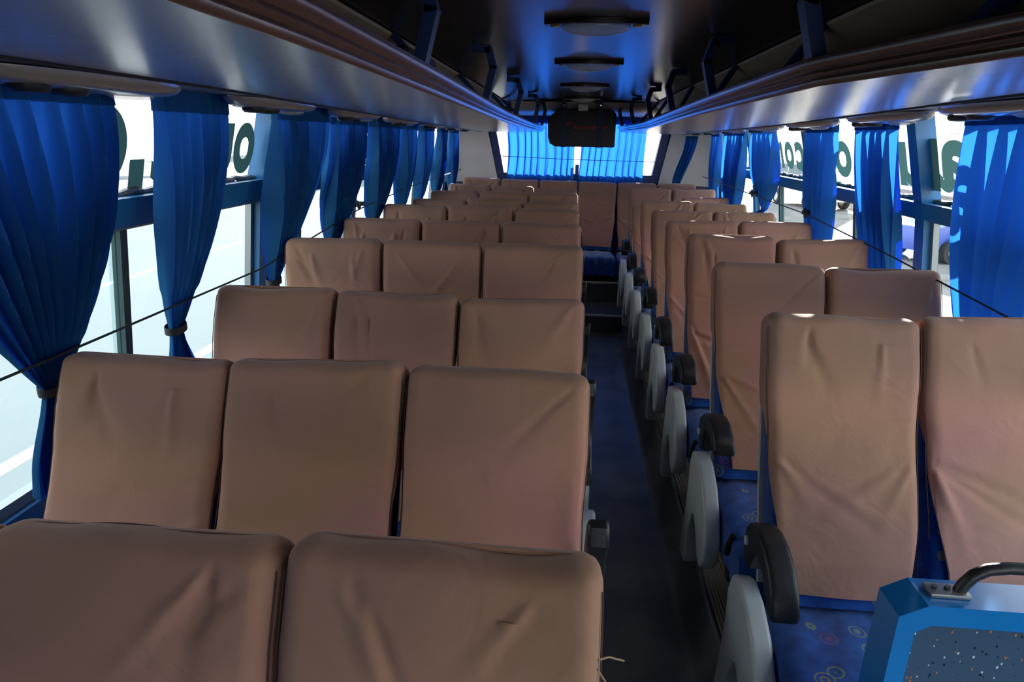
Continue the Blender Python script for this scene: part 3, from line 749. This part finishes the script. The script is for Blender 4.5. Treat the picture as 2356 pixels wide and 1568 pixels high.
# elastic cords and their hooks
def cord(pts, r, lab):
    b = bmesh.new(); tube(b, pts, r, 8); o = obj('elastic_cord', b, MT['cord']); tag(o, lab, 'cord'); return o
cord([(-1.215, 0.2, 1.285), (-1.21, 1.35, 1.28), (-1.215, 2.45, 1.28), (-1.22, 3.74, 1.38), (-1.22, 5.0, 1.42), (-1.21, 7.3, 1.44)], 0.0035, 'thin black cord stretched across the left side curtains')
cord([(1.37, 0.6, 1.21), (1.37, 2.03, 1.28), (1.37, 2.90, 1.335), (1.37, 4.02, 1.39), (1.37, 5.2, 1.40), (1.37, 7.2, 1.42)], 0.0035, 'thin dark cord stretched across the right side curtains')
cord([(-0.86, 7.44, 1.585), (0.0, 7.43, 1.56), (0.93, 7.44, 1.55)], 0.003, 'thin cord stretched across the two rear window curtains')
for k, (x, y, z, lab) in enumerate(((-1.25, 3.86, 1.40, 'black cord hook on a left window post behind the fourth curtain'), (-1.25, 5.02, 1.42, 'black cord hook farther back on the left side between two curtains'),
                                  (1.39, 4.03, 1.395, 'black cord hook beside the third curtain on the right side'), (1.39, 5.25, 1.41, 'black cord hook by the looped curtain on the right side'))):
    b = bx(-0.03, 0.03, -0.012, 0.012, -0.012, 0.012, bev=0.004); tube(b, [(0.0, 0.0, -0.01), (0.0, -0.025, -0.03), (0.0, -0.045, -0.01), (0.0, -0.05, 0.02)], 0.007, 8)
    box(b, -0.05, -0.025, -0.02, 0.02, -0.022, 0.022, bev=0.003)
    o = obj('cord_hook', b, MT['black']); o.location = (x, y, z); o.rotation_euler = (0, 0, 0 if x < 0 else PI)
    tag(o, lab, 'hook', 'cord hooks')

# ---------------------------------------------------------------- seats
BL = 0.785
def bk_hw(v):      # half width of the backrest against height
    return interp([(0.0, 0.178), (0.15, 0.184), (0.36, 0.189), (0.48, 0.188), (0.60, 0.195), (0.74, 0.195), (0.80, 0.193)], v)
def bk_front(v):   # forward bulge (negative y is towards the sitter)
    return interp([(0.0, -0.020), (0.12, -0.034), (0.25, -0.030), (0.42, -0.012), (0.56, -0.004), (0.66, -0.010), (0.785, -0.004)], v)
def bk_ring(v, s, grow=0.0, L=BL):
    """point on the backrest surface; s in [-1, 1] runs from the middle of the back, round one side, over the front, round to the back"""
    rz_ = 0.038; ri = 0.034
    hw = bk_hw(v) + grow; f0 = bk_front(v) - grow; bk = 0.088 + grow
    top = L + grow
    z = v; t = (v - (top - rz_)) / rz_
    ph = 0.0
    if t > 0:
        a = min(1.0, t) * PI / 2
        z = top - rz_ + rz_ * math.sin(a); k = 1 - math.cos(a)
        hw -= ri * k; th = (bk - f0) / 2; f0 += th * k * 0.98; bk -= th * k * 0.98
    th = bk - f0; r = min(0.034, th * 0.49)
    # perimeter walk of rounded rectangle
    segs = [('l', hw - r), ('a', r * PI / 2), ('l', th - 2 * r), ('a', r * PI / 2), ('l', hw - r)]
    half = sum(q[1] for q in segs); d = (1 - abs(s)) * half; sg = 1 if s >= 0 else -1
    # start at the middle of the back (|s|=1) and end at the middle of the front (s=0)
    x = 0; y = 0; nx = ny = 0
    l0 = hw - r
    if d <= l0: x, y, nx, ny = d, bk, 0, 1
    else:
        d -= l0; a1 = r * PI / 2
        if d <= a1:
            a = d / r; x, y, nx, ny = hw - r + r * math.sin(a), bk - r + r * math.cos(a), math.sin(a), math.cos(a)
        else:
            d -= a1; l1 = th - 2 * r
            if d <= l1: x, y, nx, ny = hw, bk - r - d, 1, 0
            else:
                d -= l1
                if d <= a1:
                    a = d / r; x, y, nx, ny = hw - r + r * math.cos(a), f0 + r - r * math.sin(a), math.cos(a), -math.sin(a)
                else:
                    d -= a1; x, y, nx, ny = hw - r - d, f0, 0, -1
    return Vector((sg * x, y, z)), Vector((sg * nx, ny, 0)), half

def backrest_bm():
    b = bmesh.new(); NU, NV = 48, 36
    vs = []
    for j in range(NV + 1):
        v = BL * (1 - (1 - j / NV) ** 1.15) if False else BL * j / NV
        if j > NV - 6: v = BL - 0.05 + 0.05 * (j - (NV - 6)) / 6
        vs.append([b.verts.new(bk_ring(v, -1 + 2 * i / NU)[0]) for i in range(NU)])
    for a, c in zip(vs, vs[1:]):
        for i in range(NU): b.faces.new([a[i], a[(i + 1) % NU], c[(i + 1) % NU], c[i]])
    b.faces.new(vs[0][::-1]); b.faces.new(vs[-1])
    bmesh.ops.recalc_face_normals(b, faces=b.faces[:])
    return b

def make_creases(rnd):
    cs = []   # (x0, z0, x1, z1, width, amp)
    for sg in (-1, 1):
        st = rnd.uniform(0.5, 1.0); z0 = rnd.uniform(0.36, 0.43)
        for k in range(rnd.randint(3, 5)):
            a = math.radians(rnd.uniform(18, 72)); L = rnd.uniform(0.16, 0.34)
            x0 = sg * 0.185; x1 = x0 - sg * math.cos(a) * L; z1 = z0 - math.sin(a) * L
            cs.append((x0, z0 - 0.01 * k, x1, max(0.05, z1), rnd.uniform(0.009, 0.018), st * rnd.choice((1, -1, 1)) * rnd.uniform(0.008, 0.015)))
        if rnd.random() < 0.8:
            z = rnd.uniform(0.44, 0.52); cs.append((sg * 0.2, z, sg * 0.06, z - rnd.uniform(-0.01, 0.03), 0.006, -0.0035))
        if rnd.random() < 0.85:   # slack at the top corners
            for q in range(rnd.randint(1, 3)):
                z = rnd.uniform(0.70, 0.77); cs.append((sg * rnd.uniform(0.08, 0.17), z, sg * rnd.uniform(0.0, 0.12), z - rnd.uniform(0.08, 0.18), rnd.uniform(0.008, 0.016), rnd.choice((-1, 1)) * rnd.uniform(0.006, 0.012)))
    z = rnd.uniform(0.35, 0.6); cs.append((-0.19, z, 0.19, z + rnd.uniform(-0.03, 0.03), 0.05, rnd.uniform(-0.009, 0.009)))
    z = rnd.uniform(0.55, 0.7); cs.append((rnd.uniform(-0.15, 0), z, rnd.uniform(0, 0.15), z - 0.05, 0.03, rnd.uniform(-0.005, 0.004)))
    return cs

def cover_bm(seed):
    rnd = random.Random(seed); cs = make_creases(rnd)
    nl, nr = rnd.uniform(0.62, 0.82), rnd.uniform(0.70, 0.94); p1, p2, p3 = (rnd.uniform(0, 6) for _ in range(3))
    sag = rnd.uniform(-0.012, 0.012); zb = 0.035
    b = bmesh.new(); NU, NV = 96, 104
    topz = BL + 0.008; UF = 0.66
    vs = []
    for j in range(NV + 1):
        q = j / NV
        v = lerp(zb, topz - 0.05, min(1, q / 0.88)) if q < 0.88 else topz - 0.05 + 0.05 * (q - 0.88) / 0.12
        row = []
        for i in range(NU + 1):
            u = -1 + 2 * i / NU
            # how far round the backrest the cloth reaches at this height
            _, _, half = bk_ring(v, 0, 0.005)
            hw = bk_hw(v)
            a_low = lerp(nl if u < 0 else nr, 0.99, sm(v / 0.46) ) * hw
            a_up = half
            zc = 0.455 + (0.012 if u > 0 else -0.01)
            t = (v - zc) / 0.085
            reach = a_low + 0.014 if t <= 0 else lerp(a_low + 0.014, hw + 0.055, t) if t < 1 else lerp(hw + 0.055, a_up, min(1.0, (t - 1) / 0.5))
            sf = min(hw - 0.004, reach - 0.012); au = abs(u)
            d_ = sf * au / UF if au <= UF else lerp(sf, reach, (au - UF) / (1 - UF))
            s = math.copysign(min(1.0, d_ / half), u)
            P, Nn, _ = bk_ring(v, s, 0.0105)
            x, z = P.x, P.z
            disp = 0.0
            fr = max(0.0, -Nn.y)
            if fr > 0 or z > 0.7:
                for (x0, z0, x1, z1, wd, am) in cs:
                    dx, dz = x1 - x0, z1 - z0; L2 = dx * dx + dz * dz
                    tt = max(0.0, min(1.0, ((x - x0) * dx + (z - z0) * dz) / L2))
                    ww = wd * (0.55 + 1.1 * tt)
                    dd = math.hypot(x - x0 - dx * tt, z - z0 - dz * tt) / ww
                    if dd < 3: disp += am * math.exp(-dd * dd) * (1 - 0.75 * tt) * (0.35 + 0.65 * min(1, tt * 6))
            disp += 0.0035 * math.sin(9 * x + 6 * z + p1) * math.sin(11 * z + p2) + 0.0012 * math.sin(31 * x + p3) * math.sin(23 * z + p1)
            if v < 0.42: disp += 0.006 * (1 - v / 0.42) + 0.003 * math.sin(26 * x + p1) * (1 - v / 0.42) ** 2
            ed = abs(u)
            if ed > 0.96 and t < 1: disp -= 0.004
            disp = max(-0.0075, disp)
            if abs(Nn.x) > 0.6: disp *= 0.35
            P = P + Nn * disp
            if z > 0.72: P.z += 0.007 * (abs(x) / 0.19) ** 4 - 0.003 + 0.0035 * math.sin(13 * x + p2) + 0.002 * math.sin(29 * x + p3) + sag * 0.3 * (x / 0.2)
            if v <= zb + 1e-6: P.z += sag * x / 0.2
            row.append(b.verts.new(P))
        vs.append(row)
    for a, c in zip(vs, vs[1:]):
        for i in range(NU): b.faces.new([a[i], a[i + 1], c[i + 1], c[i]])
    # close the top ridge
    last = vs[-1]
    for i in range(NU // 2):
        k = NU - i
        if k - 1 > i + 1 or True:
            try: b.faces.new([last[i], last[i + 1], last[k - 1], last[k]])
            except ValueError: pass
            if i + 1 >= k - 1: break
    bmesh.ops.remove_doubles(b, verts=b.verts[:], dist=0.0006)
    return b

def seam_bm(sg_):
    b = bmesh.new()
    for sg in (sg_,):
        pts = []
        for k in range(30):
            v = lerp(0.20, BL - 0.03, k / 29); hw = bk_hw(v) + 0.006
            _, _, half = bk_ring(v, 0, 0.006)
            P, N_, _ = bk_ring(v, sg * (hw + 0.003) / half, 0.0125)
            pts.append(P)
        tube(b, pts, 0.0013, 5)
    return b

def shell_bm():
    b = bmesh.new()
    pts = [(-0.184, 0.02), (0.184, 0.02), (0.193, 0.30), (0.192, 0.64), (0.165, 0.715), (-0.165, 0.715), (-0.192, 0.64), (-0.193, 0.30)]
    prism(b, pts, 0.089, 0.102, lambda u, v, t: (u, t + (0.01 if v < 0.1 else 0), v), bev=0.005)
    return b

def cushion_bm():
    b = bmesh.new(); NU, NV = 20, 26
    W = 0.203
    def f(u, v):
        # v runs from the back along the top, over the front edge and down
        x = (u - 0.5) * 2; s = v * 0.66
        if s < 0.44: y, z = 0.02 - s, 0.0 + 0.012 * math.sin(PI * s / 0.44) + 0.012 * (s / 0.44)
        elif s < 0.52:
            a = (s - 0.44) / 0.08 * PI / 2; y, z = 0.02 - 0.44 - 0.045 * math.sin(a), 0.012 - 0.045 * (1 - math.cos(a))
        else: y, z = 0.02 - 0.485 + (s - 0.52) * 0.15, -0.033 - (s - 0.52)
        e = abs(x) ** 6
        z -= 0.03 * e; xx = W * x * (1 - 0.02 * e)
        z += 0.004 * math.sin(x * 9 + s * 14)
        return Vector((xx, y, z))
    vs = grid(b, NU, NV, f)
    # sides and underside
    for side_i in (0, NU):
        prev = None
        for j in range(NV + 1):
            p = vs[side_i][j]; q = b.verts.new((p.co.x, max(p.co.y, -0.44), min(p.co.z, -0.135)))
            if prev: b.faces.new([prev[0], prev[1], q, p] if side_i == 0 else [p, q, prev[1], prev[0]])
            prev = (p, q)
    b2 = box(b, -W + 0.005, W - 0.005, -0.42, 0.03, -0.15, -0.12)
    bmesh.ops.recalc_face_normals(b, faces=b.faces[:])
    return b

ARM = [(0.03, -0.075), (0.047, -0.02), (0.042, 0.03), (0.012, 0.062), (-0.05, 0.078), (-0.12, 0.074), (-0.19, 0.048), (-0.24, 0.005), (-0.268, -0.045), (-0.262, -0.068), (-0.228, -0.072), (-0.205, -0.045), (-0.17, -0.010), (-0.12, 0.010), (-0.075, 0.006), (-0.045, -0.025), (-0.02, -0.075)]
SHIELD = [(0.14, 0.17), (0.055, 0.17), (0.045, 0.30), (0.0, 0.42), (-0.04, 0.445), (-0.10, 0.41), (-0.155, 0.345), (-0.215, 0.335), (-0.255, 0.39), (-0.25, 0.475), (-0.20, 0.55), (-0.13, 0.615), (-0.04, 0.655), (0.045, 0.665), (0.09, 0.645), (0.115, 0.58), (0.105, 0.48), (0.118, 0.34)]
cover_variants = [bpy.data.meshes.new('c') for _ in range(0)]
def make_mesh(bm, name, m, angle=60):
    o = obj(name, bm, m, angle=angle); me = o.data; bpy.data.objects.remove(o); return me
ME = dict(backrest=make_mesh(backrest_bm(), 'backrest', MT['fabric']), cushion=make_mesh(cushion_bm(), 'cushion', MT['fabric'], 50),
          shellw=make_mesh(shell_bm(), 'back_shell', MT['shell'], 30), shelld=make_mesh(shell_bm(), 'back_shell', MT['dshell'], 30),
          seam1=make_mesh(seam_bm(-1), 'seam', MT['seam']), seam2=make_mesh(seam_bm(1), 'seam', MT['seam']))
NCV = 12
COV = [make_mesh(cover_bm(900 + 17 * k), 'seat_cover', MT['cover'], 70) for k in range(NCV)]
b = bmesh.new(); prism(b, ARM, 0.0, 0.052, lambda u, v, t: (t, u, v), bev=0.011); ME['arm'] = make_mesh(b, 'armrest', MT['black'], 50)
b = bmesh.new(); tube(b, [(-0.003, 0.012, 0.0), (0.002, 0.012, 0.0)], 0.014, 16); ME['cap'] = make_mesh(b, 'pivot_cap', MT['greyp'], 40)
b = bmesh.new(); prism(b, SHIELD, 0.0, 0.056, lambda u, v, t: (t, u, v), bev=0.012); ME['shield'] = make_mesh(b, 'side_shield', MT['greyp'], 50)
b = bmesh.new(); tube(b, [(0, 0, 0), (0, -0.015, 0.05), (0.004, -0.03, 0.085)], [0.012, 0.011, 0.009], 10); tube(b, [(0.0, -0.03, 0.083), (0.012, -0.032, 0.087)], 0.01, 10); ME['lever'] = make_mesh(b, 'recline_lever', MT['black'])
b = bx(-0.035, 0.035, -0.05, 0.05, 0.0, 0.30, bev=0.006); box(b, -0.05, 0.05, -0.10, 0.10, 0.0, 0.012); ME['leg'] = make_mesh(b, 'leg', MT['black'], 30)
b = bx(-0.20, 0.20, -0.36, -0.32, -0.05, -0.01); box(b, -0.20, 0.20, 0.02, 0.06, -0.05, -0.01); box(b, -0.02, 0.02, -0.33, 0.03, -0.045, -0.015); ME['rail'] = make_mesh(b, 'base_frame', MT['black'], 30)

def part(me, name, parent, loc=(0, 0, 0), rot=(0, 0, 0), scale=(1, 1, 1)):
    o = bpy.data.objects.new(name, me); C.objects.link(o); o.parent = parent; o.location = loc; o.rotation_euler = rot; o.scale = scale
    return o
seat_n = 0
def seat(x, yb, hinge, a, L, label, group, aisle=None, armup=False, base=PLAT, shell='shelld', var=None, armrot=-0.32, shdrop=0.0):
    """aisle: -1 / +1 = the side of the seat that carries the armrest and side shield"""
    global seat_n
    seat_n += 1
    root = empty('bus_seat', (x, yb, base))
    tag(root, label, 'seat', group)
    h = hinge - base; ra = -a
    sL = L / BL
    part(ME['backrest'], 'backrest', root, (0, 0, h), (ra, 0, 0), (1, 1, sL))
    c = part(COV[(seat_n * 5 if var is None else var) % NCV], 'seat_cover', root, (0, 0, h), (ra, 0, 0), (1, 1, sL))
    part(ME['seam1'], 'seam', c); part(ME['seam2'], 'seam', c)
    part(ME[shell], 'back_shell', root, (0, 0, h), (ra, 0, 0), (1, 1, sL))
    part(ME['cushion'], 'cushion', root, (0, 0, h - 0.015))
    part(ME['rail'], 'base_frame', root, (0, 0, h - 0.14))
    if h > 0.35:
        lg = part(ME['leg'], 'leg', root, (0.10 if (aisle or 0) <= 0 else -0.10, -0.15, 0), scale=(1, 1, (h - 0.17) / 0.30))
    else:
        pass
    if aisle:
        xs = -0.262 if aisle < 0 else 0.208
        xa = -0.262 if aisle < 0 else 0.212
        if armup: ar = part(ME['arm'], 'armrest', root, (xa - 0.012, 0.03, h + 0.245), (ra - math.radians(70), 0, 0), (0.8, 1.1, 0.8))
        else: ar = part(ME['arm'], 'armrest', root, (xa, -0.01, h + 0.19), (armrot, 0, 0), (1.3, 0.88, 0.90))
        part(ME['cap'], 'pivot_cap', ar, (-0.001 if aisle < 0 else 0.053, 0, 0))
        part(ME['shield'], 'side_shield', root, (xs, -0.0, h - 0.585 + 0.0 - shdrop))
        part(ME['lever'], 'recline_lever', root, (-0.205 if aisle < 0 else 0.205, -0.33, h - 0.10))
    return root

rowname = ['front', 'second', 'third', 'fourth', 'fifth', 'sixth', 'seventh', 'eighth', 'ninth']
# rows of the three-seat side: hinge y, recline, backrest lengths
LROW = [(0.40, 22.9, (0.744, 0.758, 0.763)), (1.05, 23.2, (0.769, 0.777, 0.776)), (1.785, 22.5, (0.769, 0.763, 0.759)), (2.52, 8.6, (0.796, 0.795, 0.795)), (3.255, 8.5, (0.788, 0.790, 0.790)),
        (3.99, 10.1, (0.792, 0.803, 0.786)), (4.725, 14.4, (0.771, 0.788, 0.772)), (5.46, 8.2, (0.766, 0.768, 0.767)), (6.195, 16.5, (0.789, 0.781, 0.761))]
posn = ['window seat', 'middle seat', 'aisle seat']
for k, (yb, a, Ls) in enumerate(LROW):
    for j in range(3):
        near = 'nearest the camera' if k == 0 else ('row %s from the camera' % rowname[k])
        lab = 'pink covered %s in the %s row of the three-seat side' % (posn[j], 'nearest' if k == 0 else rowname[k])
        if k == 8: lab = 'pink covered %s in the last row of the three-seat side' % posn[j]
        seat(-0.985 + 0.42 * j + (0.012 if (k == 1 and j == 0) else 0.0), yb, 0.585, math.radians(a), Ls[j], lab, 'three-seat rows of covered bus seats', aisle=1 if j == 2 else None, armup=(k > 0))
RROW = [(1.56, 19.3, (0.790, 0.800)), (2.25, 21.2, (0.816, 0.806)), (2.94, 17.0, (0.811, 0.803)), (3.63, 21.2, (0.812, 0.816)), (4.32, 23.8, (0.809, 0.805)), (5.01, 29.6, (0.845, 0.832)), (5.70, 24.4, (0.785, 0.786)), (6.39, 17.5, (0.779, 0.776))]
for k, (yb, a, Ls) in enumerate(RROW):
    for j in range(2):
        aa = 36.0 if (k == 6 and j == 0) else a
        lab = 'tan pink covered %s in the %s row of the two-seat side' % (('aisle seat', 'window seat')[j], 'nearest' if k == 0 else 'last' if k == 7 else rowname[k])
        if k == 6 and j == 0: lab = 'far reclined covered aisle seat in the last but one row of the two-seat side'
        seat(0.771 + 0.42 * j, yb, 0.585, math.radians(aa), Ls[j], lab, 'two-seat rows of covered bus seats', aisle=-1 if j == 0 else None, shell='shellw', armrot=(0.0, -0.36, -0.30, -0.1, -0.35, -0.3, -0.2, -0.35)[k], shdrop=0.045 if k == 0 else 0.0)
BR = (0.739, 0.729, 0.724, 0.719, 0.719, 0.714)
bl = ['at the left end', 'second from the left end', 'just left of the aisle', 'facing straight down the aisle, its whole front in view', 'just right of the aisle', 'at the right end']
for j in range(6):
    seat(-0.98 + 0.42 * j, 7.10, 0.634, math.radians(13), BR[j], 'covered seat of the rear bench %s' % bl[j], 'rear bench seats', base=0.38, var=j + 3)

# loose threads on the nearest aisle seat cover
b = bmesh.new()
tube(b, [(0.052, 0.60, 1.238), (0.066, 0.62, 1.225), (0.085, 0.63, 1.212)], 0.0012, 5)
tube(b, [(0.052, 0.60, 1.225), (0.062, 0.61, 1.20), (0.074, 0.615, 1.17), (0.082, 0.615, 1.15), (0.078, 0.61, 1.14), (0.072, 0.61, 1.15), (0.076, 0.61, 1.155)], 0.0012, 5)
o = obj('loose_thread', b, MT['thread'])
tag(o, 'loose tan threads sticking out of the nearest aisle seat cover', 'thread')

# ---------------------------------------------------------------- front partition with grab rail
py = 0.95
pt = empty('partition', (0, py, PLAT))
tag(pt, 'low blue framed partition with speckled panel and black grab rail, in the right front corner', 'partition')
zt = 1.090 - PLAT
out = [(0.553, 0.0), (0.558, zt - 0.024), (0.600, zt), (1.50, zt), (1.50, 0.0)]
inn = [(0.583, 0.0), (0.588, zt - 0.052), (0.612, zt - 0.037), (1.50, zt - 0.037), (1.50, 0.0)]
b = bmesh.new()
for i in range(3):
    prism(b, [out[i], out[i + 1], inn[i + 1], inn[i]], -0.022, 0.05, lambda u, v, t: (u, t, v))
bmesh.ops.remove_doubles(b, verts=b.verts[:], dist=0.0005)
obj('frame', b, MT['pframe'], pt, smooth=False)
b = bmesh.new(); prism(b, inn, -0.004, 0.03, lambda u, v, t: (u, t, v)); obj('panel', b, MT['speckle'], pt, smooth=False)
b = bmesh.new(); tube(b, [(0.662, 0.014, zt + 0.003), (0.668, 0.014, zt + 0.020), (0.680, 0.014, zt + 0.038), (0.698, 0.014, zt + 0.050), (0.73, 0.014, zt + 0.056), (1.30, 0.014, zt + 0.058), (1.35, 0.014, zt + 0.04), (1.36, 0.014, zt + 0.004)], 0.010, 14)
gr = obj('grab_rail', b, MT['black'], pt)
b = bx(0.612, 0.676, -0.002, 0.030, zt + 0.0005, zt + 0.009, bev=0.003); obj('mounting_plate', b, MT['alu'], gr)
for s in (0.624, 0.645):
    b = bmesh.new(); tube(b, [(s, 0.015, zt + 0.008), (s, 0.015, zt + 0.013)], 0.005, 8); obj('screw', b, MT['black'], gr)

# ---------------------------------------------------------------- outside
GZ = -1.2
b = bx(-90, 0.0, -40, 160, GZ - 0.1, GZ); struct('ground_road', b, MT['road'], smooth=False)
b = bx(0.0, 120, -40, 160, GZ - 0.1, GZ); struct('ground_dirt', b, MT['dirt'], smooth=False)
for i, (x0, x1) in enumerate(((-5.2, -5.02), (-9.4, -9.22))):
    b = bx(x0, x1, -30, 60, GZ, GZ + 0.006); struct('ground_line', b, MT['line'], smooth=False)

def building(x, y, w_, d_, h_, lab, rows=2, cols=5, rz=0):
    root = empty('building', (x, y, GZ), rz); tag(root, lab, 'building')
    obj('wall', bx(-w_ / 2, w_ / 2, -d_ / 2, d_ / 2, 0, h_), MT['render'], root, smooth=False)
    obj('parapet', bx(-w_ / 2 - 0.1, w_ / 2 + 0.1, -d_ / 2 - 0.1, d_ / 2 + 0.1, h_, h_ + 0.3), MT['render'], root, smooth=False)
    for r in range(rows):
        for c_ in range(cols):
            yy = -d_ / 2 + d_ * (c_ + 0.5) / cols; z = 1.0 + r * (h_ - 1) / rows
            sx = w_ / 2 if x < 0 else -w_ / 2
            obj('window', bx(sx - 0.05, sx + 0.05, yy - 0.5, yy + 0.5, z, z + 1.1), MT['window'], root, smooth=False)
    return root
building(-46, 60, 8, 30, 5, 'long low white building across the road seen through the left windows', 1, 8)
building(-30, 96, 8, 22, 6, 'pale two storey building far down the road on the left', 2, 6)
building(26, 44, 8, 26, 6, 'whitewashed building behind the parked van on the right side', 2, 6)
building(-9, 60, 9, 8, 6, 'bluish white building seen between the rearmost left curtains', 3, 4, PI / 2)
def tree(x, y, h_, r, lab, seed):
    rnd = random.Random(seed); root = empty('tree', (x, y, GZ)); tag(root, lab, 'tree', 'trees beyond the road')
    b = bmesh.new(); tube(b, [(0, 0, 0), (0.05, 0, h_ * 0.3), (0, 0.05, h_ * 0.6)], [0.16, 0.12, 0.06], 8); obj('trunk', b, MT['trunk'], root)
    b = bmesh.new()
    for k in range(420):
        a = rnd.uniform(0, 2 * PI); q = rnd.uniform(-1, 1); rr = r * (0.5 + 0.5 * rnd.random()); s = math.sqrt(1 - q * q)
        p = Vector((rr * s * math.cos(a), rr * s * math.sin(a), h_ * 0.62 + rr * 0.6 * q)); t = 0.28
        d1 = Vector((rnd.uniform(-1, 1), rnd.uniform(-1, 1), rnd.uniform(-1, 1))).normalized() * t; d2 = d1.cross(Vector((rnd.random(), rnd.random(), rnd.random()))).normalized() * t
        b.faces.new([b.verts.new(p + d1), b.verts.new(p + d2), b.verts.new(p - d1), b.verts.new(p - d2)])
    obj('foliage', b, MT['leaf'], root, smooth=False)
for i, (x, y, h_, r) in enumerate(((-30, 38, 3.0, 1.9), (-34, 44, 3.4, 2.0), (-27, 46, 3.0, 1.8), (-33, 31, 2.8, 1.7))):
    tree(x, y, h_, r, ['low pale green tree nearest the road on the left', 'pale green tree in front of the long low building', 'pale green tree farthest down the left roadside', 'small pale tree at the left edge of the roadside row'][i], 50 + i)

def car(x, y, rz, lab, paint, van=False):
    root = empty('car' if not van else 'van', (x, y, GZ), rz); tag(root, lab, 'car' if not van else 'van')
    if not van:
        body = [(-2.1, 0.35), (-2.12, 0.65), (-2.0, 0.86), (-1.45, 0.95), (-0.95, 1.0), (-0.55, 1.42), (0.75, 1.44), (1.45, 1.0), (2.05, 0.92), (2.12, 0.6), (2.1, 0.32), (1.75, 0.28), (1.66, 0.5), (1.3, 0.66), (0.94, 0.5), (0.86, 0.26), (-0.86, 0.26), (-0.94, 0.5), (-1.3, 0.66), (-1.66, 0.5), (-1.75, 0.28)]
        hw = 0.82
    else:
        body = [(-2.4, 0.4), (-2.45, 0.9), (-2.2, 1.15), (-1.7, 1.95), (-1.4, 2.1), (2.35, 2.1), (2.4, 0.4), (1.9, 0.35), (1.8, 0.6), (1.45, 0.75), (1.1, 0.6), (1.0, 0.33), (-0.95, 0.33), (-1.05, 0.6), (-1.4, 0.75), (-1.75, 0.6), (-1.85, 0.35)]
        hw = 0.9
    b = bmesh.new(); prism(b, body, -hw, hw, lambda u, v, t: (u, t * (1 - 0.10 * max(0, v - 0.95)), v), bev=0.04); obj('body', b, MT[paint], root, angle=35)
    wr = 0.33
    for wx in ((-1.3, 1.3) if not van else (-1.4, 1.45)):
        for wy in (-hw + 0.02, hw - 0.02):
            b = bmesh.new(); tube(b, [(wx, wy - 0.1, wr), (wx, wy + 0.1, wr)], wr, 28); wv = obj('wheel', b, MT['tyre'], root, angle=40)
            b = bmesh.new(); tube(b, [(wx, wy - 0.11, wr), (wx, wy + 0.11, wr)], 0.19, 20); obj('hub_cap', b, MT['chrome'], wv)
    for s in (-1, 1):
        if not van: wins = [[(-0.82, 1.03), (-0.47, 1.37), (0.03, 1.38), (0.03, 1.03)], [(0.10, 1.03), (0.10, 1.38), (0.70, 1.38), (1.22, 1.05)]]
        else: wins = [[(-1.75, 1.3), (-1.35, 1.9), (-0.6, 1.9), (-0.6, 1.3)], [(-0.5, 1.3), (-0.5, 1.9), (0.8, 1.9), (0.8, 1.3)], [(0.9, 1.3), (0.9, 1.9), (2.15, 1.9), (2.15, 1.3)]]
        for wn_ in wins:
            b = bmesh.new(); prism(b, wn_, s * (hw - 0.045), s * (hw + 0.004), lambda u, v, t: (u, t * (1 - 0.10 * max(0, v - 0.95)), v)); obj('window', b, MT['carglass'], root, smooth=False)
        if not van:
            for hx in (-0.05, 0.95): obj('door_handle', bx(hx - 0.09, hx + 0.09, s * (hw + 0.02) - 0.015, s * (hw + 0.02) + 0.015, 0.86, 0.90, bev=0.008), MT['black'], root)
            b = bx(-0.0, 0.012, s * hw - 0.004, s * hw + 0.004, 0.35, 1.0); obj('door_seam', b, MT['black'], root, smooth=False)
    b = bmesh.new()
    return root
car(10.7, 18.95, math.radians(203), 'blue parked hatchback seen beyond the right side windows', 'carblue')
car(11.4, 33.0, math.radians(100), 'white parked van seen between the curtains on the right', 'vanwhite', True)
